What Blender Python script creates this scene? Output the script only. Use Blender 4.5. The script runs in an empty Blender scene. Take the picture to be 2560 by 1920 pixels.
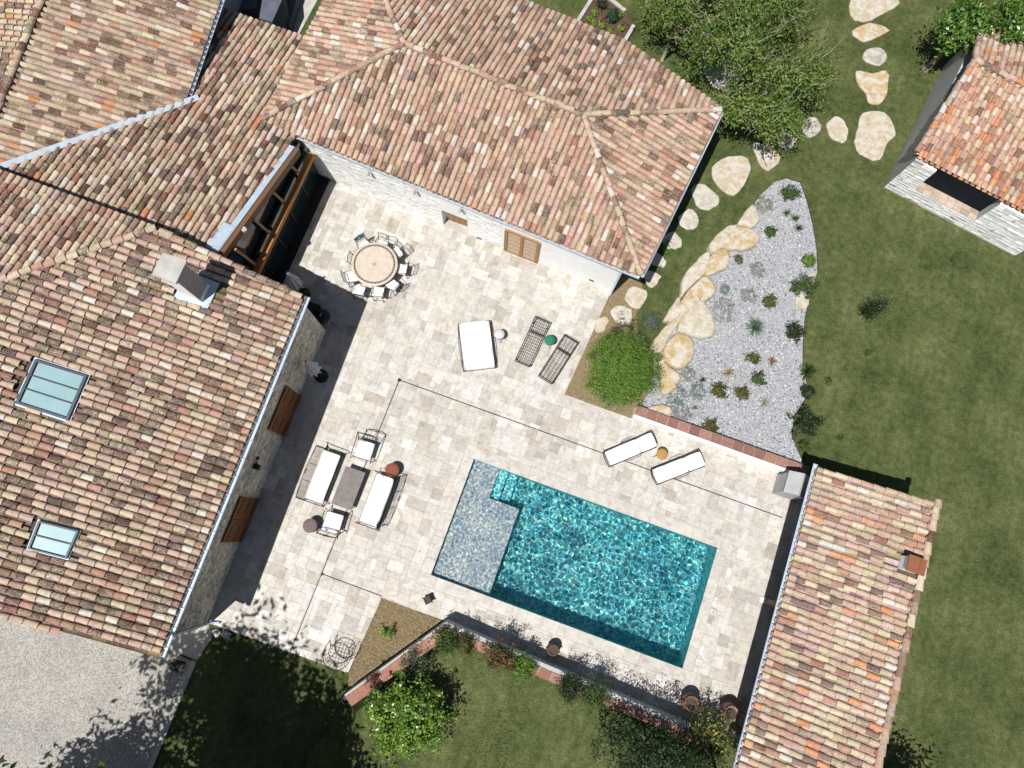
import bpy, math, random
import numpy as np
from mathutils import Vector, Matrix

# ------------------------------------------------------------------ camera, sky, sun, exposure
SC = bpy.context.scene
COL = SC.collection
FPX, NADX, NADY, CAMH = 1780.0, 1220.0, 1330.0, 28.0      # focal length and nadir in photo pixels (2560 x 1920), height in m
ROT = math.radians(19.8)                                  # the world's axes follow the pool
SUNV = Vector((0.19, 0.385, -1.0))                       # the way sunlight travels


def _cam_axes():
    n = np.array([(NADX - 1280) / FPX, (960 - NADY) / FPX, -1.0])
    z = -n / np.linalg.norm(n)
    x = np.array([1.0, 0, 0]); x = x - z * x.dot(z); x /= np.linalg.norm(x)
    return np.array([x, np.cross(z, x), z])


RZ = np.array([[math.cos(ROT), -math.sin(ROT), 0], [math.sin(ROT), math.cos(ROT), 0], [0, 0, 1.0]])
CM = RZ @ _cam_axes()
cam = bpy.data.cameras.new('camera'); cam_o = bpy.data.objects.new('camera', cam); COL.objects.link(cam_o)
cam_o.matrix_world = Matrix(np.block([[CM, np.array([[0], [0], [CAMH]])], [np.zeros((1, 3)), np.ones((1, 1))]]).tolist())
cam.sensor_fit = 'HORIZONTAL'; cam.sensor_width = 36.0; cam.lens = 36.0 * FPX / 2560.0
cam.clip_start = 0.1; cam.clip_end = 2000
SC.camera = cam_o

world = bpy.data.worlds.new('World'); SC.world = world; world.use_nodes = True
sky = world.node_tree.nodes.new('ShaderNodeTexSky'); sky.sky_type = 'NISHITA'; sky.sun_disc = False
sky.sun_elevation = math.atan2(1.0, math.hypot(SUNV.x, SUNV.y))
sky.sun_rotation = math.atan2(-SUNV.x, -SUNV.y)
world.node_tree.links.new(sky.outputs[0], world.node_tree.nodes['Background'].inputs[0])
world.node_tree.nodes['Background'].inputs[1].default_value = 0.05
sun = bpy.data.lights.new('sun', 'SUN'); sun.energy = 5.0; sun.angle = math.radians(0.5); sun.color = (1.0, 0.97, 0.925)
sun_o = bpy.data.objects.new('sun', sun); COL.objects.link(sun_o)
sun_o.rotation_euler = SUNV.to_track_quat('-Z', 'Y').to_euler(); sun_o.location = (-8, -14, 36)
sun.cycles.is_caustics_light = True
SC.view_settings.view_transform = 'Standard'; SC.view_settings.look = 'None'
SC.view_settings.gamma = 1.0; SC.view_settings.use_curve_mapping = False
SC.view_settings.exposure = 0.22
SC.cycles.max_bounces = 8; SC.cycles.transparent_max_bounces = 8

rng = np.random.default_rng(11)
random.seed(11)


# ------------------------------------------------------------------ helpers
def at(px, py, z=0.0):
    """the point of height z that the photograph shows at pixel (px, py)"""
    p = CM @ np.array([(px - 1280) / FPX, (960 - py) / FPX, -1.0])
    t = (CAMH - z) / -p[2]
    return Vector((p[0] * t, p[1] * t, z))


def on_plane(px, py, p0, n):
    p = Vector(CM @ np.array([(px - 1280) / FPX, (960 - py) / FPX, -1.0])); c = Vector((0, 0, CAMH))
    return c + p * ((Vector(p0) - c).dot(n) / p.dot(n))


def to_px(P):
    P = np.atleast_2d(np.asarray(P, float)) - np.array([0, 0, CAMH])
    c = P @ CM
    return np.stack([1280 + FPX * c[:, 0] / -c[:, 2], 960 - FPX * c[:, 1] / -c[:, 2]], 1)


def lin(c, k=1.0):
    out = []
    for v in c:
        v = v / 255.0
        out.append((v / 12.92 if v <= 0.04045 else ((v + 0.055) / 1.055) ** 2.4) * k)
    return tuple(out)


def in_poly(P, poly):
    P = np.atleast_2d(P); x, y = P[:, 0], P[:, 1]
    q = np.asarray([(p[0], p[1]) for p in poly]); r = np.zeros(len(P), bool); n = len(q)
    for i in range(n):
        x0, y0 = q[i]; x1, y1 = q[(i + 1) % n]
        if y0 == y1: continue
        c = ((y0 > y) != (y1 > y)) & (x < (x1 - x0) * (y - y0) / (y1 - y0) + x0)
        r ^= c
    return r


class MB:
    """collects shapes, becomes one mesh object"""
    def __init__(s): s.v = []; s.f = []; s.c = []; s.sm = []; s.n = 0

    def raw(s, v, f, col=None, smooth=False):
        b = s.n; v = [tuple(p) for p in v]; s.v += v; s.n += len(v)
        for q in f: s.f.append(tuple(i + b for i in q))
        s.c += [col or (1, 1, 1, 1)] * len(f); s.sm += [smooth] * len(f)
        return s

    def box(s, c, size, rz=0.0, col=None, rx=0.0, ry=0.0):
        M = Matrix.Rotation(rz, 3, 'Z') @ Matrix.Rotation(ry, 3, 'Y') @ Matrix.Rotation(rx, 3, 'X')
        hx, hy, hz = size[0] / 2, size[1] / 2, size[2] / 2
        v = [Vector(c) + M @ Vector((a * hx, b * hy, d * hz)) for d in (-1, 1) for a, b in ((-1, -1), (1, -1), (1, 1), (-1, 1))]
        return s.raw(v, [(3, 2, 1, 0), (4, 5, 6, 7), (0, 1, 5, 4), (1, 2, 6, 5), (2, 3, 7, 6), (3, 0, 4, 7)], col)

    def bar(s, a, b, w, h, col=None):
        a, b = Vector(a), Vector(b); d = (b - a); L = d.length; d.normalize()
        up = Vector((0, 0, 1)) if abs(d.z) < 0.95 else Vector((1, 0, 0))
        x = d.cross(up).normalized(); y = x.cross(d)
        v = [p + x * i * w / 2 + y * j * h / 2 for p in (a, b) for i, j in ((-1, -1), (1, -1), (1, 1), (-1, 1))]
        return s.raw(v, [(3, 2, 1, 0), (4, 5, 6, 7), (0, 1, 5, 4), (1, 2, 6, 5), (2, 3, 7, 6), (3, 0, 4, 7)], col)

    def tube(s, pts, r, n=6, col=None, closed=False):
        pts = [Vector(p) for p in pts]; m = len(pts); rs = r if isinstance(r, (list, tuple)) else [r] * m
        v = []
        for i, p in enumerate(pts):
            d = (pts[min(i + 1, m - 1)] - pts[max(i - 1, 0)]) if not closed else pts[(i + 1) % m] - pts[i - 1]
            if d.length < 1e-9: d = Vector((0, 0, 1))
            d.normalize(); u = Vector((0, 0, 1)) if abs(d.z) < 0.9 else Vector((1, 0, 0))
            x = d.cross(u).normalized(); y = x.cross(d)
            v += [p + (x * math.cos(2 * math.pi * k / n) + y * math.sin(2 * math.pi * k / n)) * rs[i] for k in range(n)]
        f = []
        for i in range(m if closed else m - 1):
            for k in range(n):
                a = i * n + k; b = i * n + (k + 1) % n; c = ((i + 1) % m) * n
                f.append((a, b, c + (k + 1) % n, c + k))
        if not closed: f += [tuple(range(n)), tuple((m - 1) * n + k for k in reversed(range(n)))]
        return s.raw(v, f, col, True)

    def lathe(s, prof, c=(0, 0, 0), n=16, col=None, smooth=True, cap=True):
        v = []; f = []
        for r, z in prof:
            v += [(c[0] + r * math.cos(2 * math.pi * k / n), c[1] + r * math.sin(2 * math.pi * k / n), c[2] + z) for k in range(n)]
        for i in range(len(prof) - 1):
            for k in range(n):
                f.append((i * n + k, i * n + (k + 1) % n, (i + 1) * n + (k + 1) % n, (i + 1) * n + k))
        s.raw(v, f, col, smooth)
        if cap:
            for i, rev in ((0, True), (len(prof) - 1, False)):
                q = [v[i * n + k] for k in range(n)]
                s.raw(q, [tuple(reversed(range(n))) if rev else tuple(range(n))], col)
        return s

    def prism(s, poly, z0, z1, col=None, bottom=False):
        n = len(poly); zt = z1 if isinstance(z1, (list, tuple)) else [z1] * n
        a = sum(poly[i][0] * poly[(i + 1) % n][1] - poly[(i + 1) % n][0] * poly[i][1] for i in range(n))
        idx = list(range(n)) if a > 0 else list(reversed(range(n)))
        v = [(poly[i][0], poly[i][1], z0) for i in idx] + [(poly[i][0], poly[i][1], zt[i]) for i in idx]
        f = [tuple(range(n, 2 * n))] + [(i, (i + 1) % n, n + (i + 1) % n, n + i) for i in range(n)]
        if bottom: f.append(tuple(reversed(range(n))))
        return s.raw(v, f, col)

    def mesh(s, name, mat):
        me = bpy.data.meshes.new(name); me.from_pydata(s.v, [], s.f)
        if any(c != (1, 1, 1, 1) for c in s.c):
            a = me.attributes.new('Col', 'FLOAT_COLOR', 'FACE'); a.data.foreach_set('color', np.array(s.c, np.float32).ravel())
        if any(s.sm): me.polygons.foreach_set('use_smooth', s.sm)
        if mat: me.materials.append(mat)
        return me

    def build(s, name, mat, parent=None, world_coords=False, kind=None):
        o = bpy.data.objects.new(name, None if s is None else s.mesh(name, mat)); COL.objects.link(o)
        if parent is not None:
            o.parent = parent
            if world_coords:
                p = parent; loc = Vector((0, 0, 0))
                while p is not None: loc += p.location; p = p.parent
                o.location = -loc
        if kind: o['kind'] = kind
        return o


def np_object(name, V, F, C, mat, parent=None, kind=None, smooth=False):
    me = bpy.data.meshes.new(name)
    V = np.asarray(V, np.float32); F = np.asarray(F, np.int32); k = F.shape[1]
    me.vertices.add(len(V)); me.vertices.foreach_set('co', V.ravel())
    me.loops.add(F.size); me.loops.foreach_set('vertex_index', F.ravel())
    me.polygons.add(len(F)); me.polygons.foreach_set('loop_start', np.arange(0, F.size, k, dtype=np.int32))
    me.polygons.foreach_set('loop_total', np.full(len(F), k, np.int32))
    if smooth is True: me.polygons.foreach_set('use_smooth', np.ones(len(F), bool))
    elif smooth is not False: me.polygons.foreach_set('use_smooth', smooth)
    me.update(calc_edges=True)
    if C is not None:
        a = me.attributes.new('Col', 'FLOAT_COLOR', 'FACE'); a.data.foreach_set('color', np.asarray(C, np.float32).ravel())
    me.materials.append(mat); me.validate()
    o = bpy.data.objects.new(name, me); COL.objects.link(o)
    if parent is not None:
        o.parent = parent; p = parent; loc = Vector((0, 0, 0))
        while p is not None: loc += p.location; p = p.parent
        o.location = -loc
    if kind: o['kind'] = kind
    return o


def tag(o, label, cat, group=None, kind=None):
    o['label'] = label; o['category'] = cat
    if group: o['group'] = group
    if kind: o['kind'] = kind
    return o


def thing(name, label, cat, loc=(0, 0, 0), rz=0.0, group=None):
    o = bpy.data.objects.new(name, None); COL.objects.link(o); o.location = loc; o.rotation_euler = (0, 0, rz)
    o.empty_display_size = 0.2
    return tag(o, label, cat, group)


def dup(o, loc, rz, label, parent=None, top=True):
    c = o.copy(); COL.objects.link(c)
    if top: c.location = loc; c.rotation_euler = (0, 0, rz); c['label'] = label
    else: c.parent = parent; c.matrix_parent_inverse = o.matrix_parent_inverse.copy()
    for ch in list(o.children): dup(ch, None, None, None, c, False)
    return c


def structure(name, mb, mat):
    o = mb.build(name, mat); o['kind'] = 'structure'; return o


# ------------------------------------------------------------------ materials
class NT:
    def __init__(s, name):
        s.m = bpy.data.materials.new(name); s.m.use_nodes = True; s.t = s.m.node_tree
        s.b = s.t.nodes['Principled BSDF']; s.out = s.t.nodes['Material Output']
        s.pos = s.node('ShaderNodeNewGeometry').outputs['Position']

    def node(s, k, **kw):
        n = s.t.nodes.new(k)
        for a, v in kw.items(): setattr(n, a, v)
        return n

    def link(s, a, b): s.t.links.new(a, b)

    def noise(s, scale, detail=3.0, rough=0.55, dist=0.0, vec=None, stretch=None):
        n = s.node('ShaderNodeTexNoise'); n.inputs['Scale'].default_value = scale; n.inputs['Detail'].default_value = detail
        n.inputs['Roughness'].default_value = rough; n.inputs['Distortion'].default_value = dist
        v = vec or s.pos
        if stretch:
            mp = s.node('ShaderNodeMapping'); mp.inputs['Scale'].default_value = stretch[:3]
            if len(stretch) > 3: mp.inputs['Rotation'].default_value = (0, 0, stretch[3])
            s.link(v, mp.inputs[0]); v = mp.outputs[0]
        s.link(v, n.inputs['Vector']); return n.outputs['Fac']

    def voro(s, scale, feature='F1', out='Distance'):
        n = s.node('ShaderNodeTexVoronoi', feature=feature); n.inputs['Scale'].default_value = scale
        s.link(s.pos, n.inputs['Vector']); return n.outputs[out]

    def ramp(s, fac, stops):
        n = s.node('ShaderNodeValToRGB'); e = n.color_ramp.elements
        for i, (p, c) in enumerate(stops):
            el = e[i] if i < 2 else e.new(p)
            el.position = p; el.color = (*c, 1) if len(c) == 3 else c
        s.link(fac, n.inputs[0]); return n.outputs[0]

    def mix(s, fac, a, b, mode='MIX'):
        n = s.node('ShaderNodeMix', data_type='RGBA', blend_type=mode)
        for sock, val in ((n.inputs[0], fac), (n.inputs[6], a), (n.inputs[7], b)):
            if hasattr(val, 'links'): s.link(val, sock)
            elif isinstance(val, (int, float)): sock.default_value = val
            else: sock.default_value = (*val, 1) if len(val) == 3 else val
        return n.outputs[2]

    def math(s, op, a, b=0.0, c=None):
        n = s.node('ShaderNodeMath', operation=op)
        for i, val in enumerate((a, b) if c is None else (a, b, c)):
            if hasattr(val, 'links'): s.link(val, n.inputs[i])
            else: n.inputs[i].default_value = val
        return n.outputs[0]

    def attr(s):
        n = s.node('ShaderNodeAttribute'); n.attribute_name = 'Col'; return n

    def bump(s, h, strength, dist=0.02):
        n = s.node('ShaderNodeBump'); n.inputs['Strength'].default_value = strength; n.inputs['Distance'].default_value = dist
        s.link(h, n.inputs['Height']); s.link(n.outputs[0], s.b.inputs['Normal'])

    def done(s, col, rough=0.7, metal=0.0, spec=0.3):
        if hasattr(col, 'links'): s.link(col, s.b.inputs['Base Color'])
        else: s.b.inputs['Base Color'].default_value = (*col, 1)
        if hasattr(rough, 'links'): s.link(rough, s.b.inputs['Roughness'])
        else: s.b.inputs['Roughness'].default_value = rough
        s.b.inputs['Metallic'].default_value = metal; s.b.inputs['Specular IOR Level'].default_value = spec
        return s.m


def plain(name, c, rough=0.6, metal=0.0, var=0.15, scale=6.0, bump=0.0, spec=0.3, stretch=None):
    t = NT(name); f = t.noise(scale, 4, stretch=stretch)
    d = tuple(v * (1 - var) for v in c); l = tuple(min(1, v * (1 + var)) for v in c)
    if bump: t.bump(t.noise(scale * 5, 3, stretch=stretch), bump, 0.01)
    return t.done(t.ramp(f, [(0.25, d), (0.75, l)]), rough, metal, spec)


def attr_mat(name, rough=0.7, var=0.2, scale=20.0, bump=0.0, spec=0.3, bscale=60.0):
    t = NT(name); a = t.attr(); f = t.noise(scale, 4)
    if bump: t.bump(t.noise(bscale, 3), bump, 0.01)
    return t.done(t.mix(1.0, a.outputs['Color'], t.ramp(f, [(0.25, (1 - var,) * 3), (0.75, (1 + var * 0.6,) * 3)]), 'MULTIPLY'), rough, 0, spec)


def make_tile_mat():
    t = NT('fired_clay_tile'); a = t.attr()
    base = t.mix(1.0, a.outputs['Color'], t.ramp(t.noise(9, 4), [(0.3, (0.78, 0.78, 0.78)), (0.7, (1.16, 1.14, 1.1))]), 'MULTIPLY')
    # pale lichen, then black lichen whose amount is the tile's own (alpha of its colour)
    l1 = t.noise(34, 3, 0.6, 0.6)
    base = t.mix(t.ramp(l1, [(0.58, (0, 0, 0)), (0.7, (0.6,) * 3)]), base, lin((222, 212, 196), 0.62))
    st = t.math('ADD', t.noise(30, 5, 0.75, 0.6), t.math('MULTIPLY', t.math('SUBTRACT', t.math('ADD', t.noise(2.2, 2), t.noise(0.45, 3, 0.6)), 1.0), 0.24))
    th = t.math('SUBTRACT', 0.78, t.math('MULTIPLY', a.outputs['Alpha'], 0.38))
    k = t.math('MULTIPLY', t.math('SUBTRACT', st, th), 8.0)
    cl = t.node('ShaderNodeClamp'); t.link(k, cl.inputs[0])
    base = t.mix(t.math('MULTIPLY', cl.outputs[0], 0.85), base, lin((58, 48, 44), 0.8))
    t.bump(t.noise(70, 3), 0.35, 0.01)
    return t.done(base, 0.85, 0, 0.15)


def make_lawn_mat():
    t = NT('mown_lawn')
    base = t.ramp(t.noise(0.5, 6, 0.62), [(0.28, (0.042, 0.062, 0.02)), (0.5, (0.084, 0.1, 0.039)), (0.72, (0.13, 0.136, 0.062))])
    fine = t.ramp(t.noise(22, 4, 0.7), [(0.3, (0.5, 0.52, 0.5)), (0.7, (1.5, 1.5, 1.4))])
    mid = t.ramp(t.noise(4, 3, 0.6), [(0.3, (0.75, 0.78, 0.75)), (0.7, (1.2, 1.18, 1.12))])
    stripe = t.ramp(t.noise(1.0, 3, 0.5, 0.3, stretch=(2.6, 0.25, 1.0, 0.0)), [(0.3, (0.84, 0.86, 0.82)), (0.7, (1.12, 1.11, 1.14))])
    g = t.mix(1, t.mix(1, t.mix(1, base, fine, 'MULTIPLY'), mid, 'MULTIPLY'), stripe, 'MULTIPLY')
    t.bump(t.noise(35, 4, 0.7), 0.8, 0.05)
    return t.done(g, 0.9, 0, 0.1)


def make_travertine(name='travertine'):
    t = NT(name); a = t.attr()
    cloud = t.ramp(t.noise(3.2, 5, 0.6, 0.8), [(0.3, (0.8, 0.77, 0.73)), (0.5, (1, 1, 1)), (0.7, (1.14, 1.14, 1.14))])
    vein = t.ramp(t.noise(11, 6, 0.75, 1.4), [(0.3, (0.66, 0.6, 0.52)), (0.44, (0.98, 0.97, 0.95)), (0.7, (1.08, 1.08, 1.09))])
    c = t.mix(1, t.mix(1, a.outputs['Color'], cloud, 'MULTIPLY'), vein, 'MULTIPLY')
    pits = t.ramp(t.noise(30, 3, 0.6, 0.5), [(0.3, (0.5, 0.47, 0.44)), (0.42, (1, 1, 1))])
    c = t.mix(1, c, pits, 'MULTIPLY')
    t.bump(t.noise(60, 3), 0.25, 0.01)
    return t.done(c, t.ramp(t.noise(8, 3), [(0.3, (0.45,) * 3), (0.7, (0.7,) * 3)]), 0, 0.3)


def make_gravel_drive():
    t = NT('drive_gravel')
    base = t.ramp(t.noise(0.7, 4), [(0.3, lin((190, 187, 181), 0.62)), (0.7, lin((208, 204, 197), 0.64))])
    fine = t.ramp(t.voro(28, out='Color'), [(0.15, (0.6, 0.58, 0.56)), (0.8, (1.2, 1.2, 1.2))])
    t.bump(t.voro(28), 0.7, 0.03)
    stain = t.ramp(t.noise(1.3, 6, 0.7), [(0.62, (1, 1, 1)), (0.72, (0.9, 0.78, 0.6))])
    return t.done(t.mix(1, t.mix(1, base, fine, 'MULTIPLY'), stain, 'MULTIPLY'), 0.9, 0, 0.1)


def make_rock():
    t = NT('pale_limestone'); a = t.attr()
    och = t.ramp(t.noise(4.5, 5, 0.6, 0.5), [(0.35, (0.86, 0.8, 0.72)), (0.65, (1.1, 1.08, 1.05))])
    c = t.mix(1, a.outputs['Color'], och, 'MULTIPLY')
    white = t.ramp(t.noise(2.6, 9, 0.74, 0.4), [(0.46, (0, 0, 0)), (0.56, (0.9,) * 3)])
    c = t.mix(white, c, lin((240, 235, 224), 0.62))
    c = t.mix(1, c, t.ramp(t.noise(22, 4, 0.7), [(0.3, (0.72,) * 3), (0.5, (1,) * 3)]), 'MULTIPLY')
    t.bump(t.noise(11, 6, 0.7), 0.7, 0.06)
    return t.done(c, 0.85, 0, 0.2)


def make_stonewall(name, c, dark=0.55):
    t = NT(name); a = t.attr()
    k = t.ramp(t.noise(7, 5, 0.65), [(0.3, (dark,) * 3), (0.55, (1,) * 3), (0.8, (1.18,) * 3)])
    t.bump(t.noise(24, 5, 0.7), 0.7, 0.04)
    return t.done(t.mix(1, t.mix(1, a.outputs['Color'], k, 'MULTIPLY'), c, 'MULTIPLY'), 0.9, 0, 0.15)


def make_wood(name, c, stretch):
    t = NT(name)
    g = t.ramp(t.noise(5, 6, 0.65, 1.0, stretch=stretch), [(0.25, tuple(v * 0.55 for v in c)), (0.55, c), (0.8, tuple(v * 1.35 for v in c))])
    t.bump(t.noise(9, 4, stretch=stretch), 0.25, 0.01)
    return t.done(g, 0.6, 0, 0.3)


def make_leaf(name, trans=0.3, rough=0.5):
    t = NT(name); a = t.attr()
    t.done(a.outputs['Color'], rough, 0, 0.35)
    tr = t.node('ShaderNodeBsdfTranslucent'); mx = t.node('ShaderNodeMixShader'); mx.inputs[0].default_value = trans
    t.link(t.mix(1, a.outputs['Color'], (1.1, 1.3, 0.5), 'MULTIPLY'), tr.inputs[0])
    t.link(t.b.outputs[0], mx.inputs[1]); t.link(tr.outputs[0], mx.inputs[2]); t.link(mx.outputs[0], t.out.inputs[0])
    return t.m


def make_water():
    t = NT('pool_water'); t.done((0.86, 0.97, 1.0), 0.0)
    t.b.inputs['Transmission Weight'].default_value = 1.0; t.b.inputs['IOR'].default_value = 1.33
    return t.m


def make_mosaic(name, lo, mid, hi, sc, tint=(1.3, 1.15, 1.0)):
    t = NT(name)
    c = t.ramp(t.voro(sc, out='Color'), [(0.15, lo), (0.5, mid), (0.85, hi)])
    c = t.mix(1, c, t.ramp(t.noise(1.6, 5, 0.65), [(0.3, (0.62, 0.72, 0.8)), (0.7, tint)]), 'MULTIPLY')
    return t.done(c, 0.5, 0, 0.3)


M = dict(
    tile=make_tile_mat(), lawn=make_lawn_mat(), trav=make_travertine(), drive=make_gravel_drive(), rock=make_rock(),
    mortar=plain('mortar', (0.42, 0.39, 0.34), 0.9, var=0.25, scale=9),
    deck=plain('roof_deck', (0.09, 0.065, 0.05), 0.9),
    zinc=plain('zinc_sheet', lin((196, 212, 226), 0.78), 0.45, 0.12, 0.12, 5, 0.05, 0.5),
    stoneA=make_stonewall('rubble_limestone', (0.84, 0.79, 0.69), 0.55), stoneW=make_stonewall('whitewashed_rubble', (0.9, 0.9, 0.89), 0.86),
    render=plain('lime_render', (0.84, 0.84, 0.83), 0.9, var=0.07, scale=3, bump=0.25),
    grey_render=plain('grey_render', (0.4, 0.4, 0.4), 0.9, var=0.12, scale=3, bump=0.2),
    concrete=plain('concrete', (0.4, 0.385, 0.36), 0.9, var=0.2, scale=2.5, bump=0.3),
    shutter=make_wood('stained_shutter_wood', (0.2, 0.075, 0.022), (1.5, 1.5, 14)),
    oak=make_wood('pale_oak', (0.36, 0.2, 0.085), (14, 14, 1.5)), beam=make_wood('old_beam_wood', (0.17, 0.09, 0.045), (12, 1.2, 12)),
    beam_new=make_wood('larch_beam', (0.42, 0.17, 0.045), (12, 1.2, 12)),
    iron=plain('black_iron', (0.018, 0.017, 0.017), 0.5, 0.4, 0.3, 12), iron_brown=plain('brown_iron', (0.05, 0.042, 0.036), 0.55, 0.3, 0.3, 12),
    cushion=plain('white_canvas', (0.74, 0.75, 0.77), 0.9, var=0.06, scale=3, bump=0.3), cushion_edge=plain('canvas_piping', (0.5, 0.51, 0.53), 0.9, var=0.05), dark=plain('matt_black', (0.012, 0.012, 0.013), 0.6),
    umb=plain('mauve_canvas', (0.5, 0.47, 0.54), 0.9, var=0.2, scale=5), glass=None,
    terra=attr_mat('terracotta', 0.8, 0.28, 9, 0.4), leaf=make_leaf('leaf'), leaf_dull=make_leaf('dull_leaf', 0.15, 0.8), leaf_gloss=make_leaf('glossy_leaf', 0.2, 0.28),
    bark=plain('bark', (0.2, 0.17, 0.13), 0.9, var=0.4, scale=18, bump=0.6), pale_bark=plain('pale_bark', (0.3, 0.26, 0.19), 0.9, var=0.3, scale=14, bump=0.4),
    pebble=attr_mat('pebble', 0.7, 0.2, 40), soil=plain('dry_soil', (0.2, 0.15, 0.085), 0.95, var=0.45, scale=14, bump=0.9),
    garden_soil=plain('garden_soil', (0.085, 0.052, 0.036), 0.95, var=0.4, scale=14, bump=0.9),
    grey_gravel=plain('grey_grit', (0.3, 0.3, 0.31), 0.95, var=0.35, scale=40, bump=0.6),
    water=make_water(), basin=make_mosaic('pool_mosaic', (0.03, 0.30, 0.44), (0.09, 0.58, 0.66), (0.42, 0.82, 0.72), 13),
    shelf=make_mosaic('pool_shelf_stone', (0.19, 0.27, 0.37), (0.38, 0.40, 0.42), (0.72, 0.66, 0.58), 15, (1.2, 1.12, 1.05)),
    table_stone=plain('table_stone', (0.5, 0.43, 0.35), 0.6, var=0.12, scale=5), table_dark=plain('slate_top', (0.17, 0.145, 0.135), 0.6, var=0.22, scale=5),
    frame=plain('window_frame_grey', (0.045, 0.058, 0.075), 0.45, 0.3), blind=plain('pale_blind', (0.24, 0.38, 0.40), 0.25, 0, 0.08, 2, 0, 0.6),
    shade_navy=plain('shade_darkened_render', (0.09, 0.1, 0.13), 0.8, var=0.25, scale=2),  # deep shade of the courtyard put into the walls' colour
    copper=plain('brown_metal', (0.24, 0.09, 0.045), 0.5, 0.1), slate=plain('mauve_rim_and_shade', (0.36, 0.33, 0.35), 0.7), obj=attr_mat('painted', 0.7, 0.12, 12),
)


def make_glass():
    t = NT('dark_window_glass'); t.done((0.012, 0.022, 0.024), 0.05, 0, 0.5); return t.m


M['glass'] = make_glass()

# ------------------------------------------------------------------ the ground
PX0, PX1, PY0, PY1 = -1.50, 8.57, -2.24, 2.46          # pool water edge
GZ = -0.04
g = MB(); e = 400.0; a0, a1, b0, b1 = PX0 - 0.2, PX1 + 0.2, PY0 - 0.2, PY1 + 0.2
g.raw([(-e, -e, GZ), (e, -e, GZ), (e, e, GZ), (-e, e, GZ), (a0, b0, GZ), (a1, b0, GZ), (a1, b1, GZ), (a0, b1, GZ)],
      [(0, 1, 5, 4), (1, 2, 6, 5), (2, 3, 7, 6), (3, 0, 4, 7)])
structure('lawn', g, M['lawn'])


def pts(lst, ox=0.0, oy=0.0, s=1.0, z=0.0): return [at(ox + x / s, oy + y / s, z) for x, y in lst]


DRIVE = [Vector((-45, -50, 0)), Vector((-8.5, -50, 0)), Vector((-8.52, -11.8, 0)), Vector((-8.62, -8.05, 0)), Vector((-9.1, -8.0, 0)), Vector((-9.6, -6.2, 0)), Vector((-20, -6.2, 0)), Vector((-45, -6.2, 0))]
structure('gravel_drive', MB().prism(DRIVE, -0.2, GZ + 0.006), M['drive'])
structure('drive_kerb', MB().prism([(-8.62, -8.0, 0), (-8.44, -8.0, 0), (-8.36, -14, 0), (-8.36, -40, 0), (-8.52, -40, 0), (-8.53, -14, 0)], -0.2, 0.03), M['concrete'])
APRON = [Vector((-9.6, -6.1, 0)), Vector((-8.62, -6.62, 0)), Vector((-8.28, -7.05, 0)), Vector((-8.45, -7.95, 0)), Vector((-9.7, -7.9, 0))]
structure('concrete_apron', MB().prism(APRON, -0.2, GZ + 0.02), M['concrete'])

# terrace outlines
DWALL = lambda x: 11.47 - (x + 11.69) * 0.0441
AWALL = lambda y: -8.91 + (5.25 - y) / 11.91 * 0.26
HOLES = [  # convex pieces that are not paved, within the terrace's bounding box
    [(PX0 - 0.42, PY0 - 0.45), (PX1 + 0.40, PY0 - 0.45), (PX1 + 0.40, PY1 + 0.47), (PX0 - 0.42, PY1 + 0.47)],   # pool and its coping
    [(0.97, 6.12), (20, 6.10), (20, 14), (1.75, 14)],                               # east of the terrace's end: bush and rockery
    [(-2.92, -3.60), (-.4, -3.60), (12.6, -4.06), (12.6, -12), (-2.92, -12)],                          # south wall and bed
    [(-3.09, -6.5), (-2.9, -3.55), (0, -3.6), (0, -12), (-3.3, -12)],
    [(-14, -6.66), (-3.0, -6.52), (-3.0, -14), (-14, -14)],
]


def clip_half(poly, p, n):
    out = []
    for i in range(len(poly)):
        a, b = poly[i], poly[(i + 1) % len(poly)]
        da = (a[0] - p[0]) * n[0] + (a[1] - p[1]) * n[1]; db = (b[0] - p[0]) * n[0] + (b[1] - p[1]) * n[1]
        if da >= 0: out.append(a)
        if da * db < 0:
            t = da / (da - db); out.append((a[0] + (b[0] - a[0]) * t, a[1] + (b[1] - a[1]) * t))
    return out


def cut_by_holes(poly, holes):
    for h in holes:
        n = len(h); area = sum(h[i][0] * h[(i + 1) % n][1] - h[(i + 1) % n][0] * h[i][1] for i in range(n))
        hh = h if area > 0 else h[::-1]
        best = None
        for i in range(n):                                  # the hole's edge that keeps most of the slab outside
            a, b = hh[i], hh[(i + 1) % n]; dx, dy = b[0] - a[0], b[1] - a[1]; L = math.hypot(dx, dy)
            nn = (dy / L, -dx / L)
            d = [(p[0] - a[0]) * nn[0] + (p[1] - a[1]) * nn[1] for p in poly]
            if best is None or min(d) > best[0]: best = (min(d), a, nn)
        if best[0] < 0: poly = clip_half(poly, best[1], best[2])
        if len(poly) < 3: return []
    return poly


def poly_area(p): return 0.5 * abs(sum(p[i][0] * p[(i + 1) % len(p)][1] - p[(i + 1) % len(p)][0] * p[i][1] for i in range(len(p))))


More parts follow.
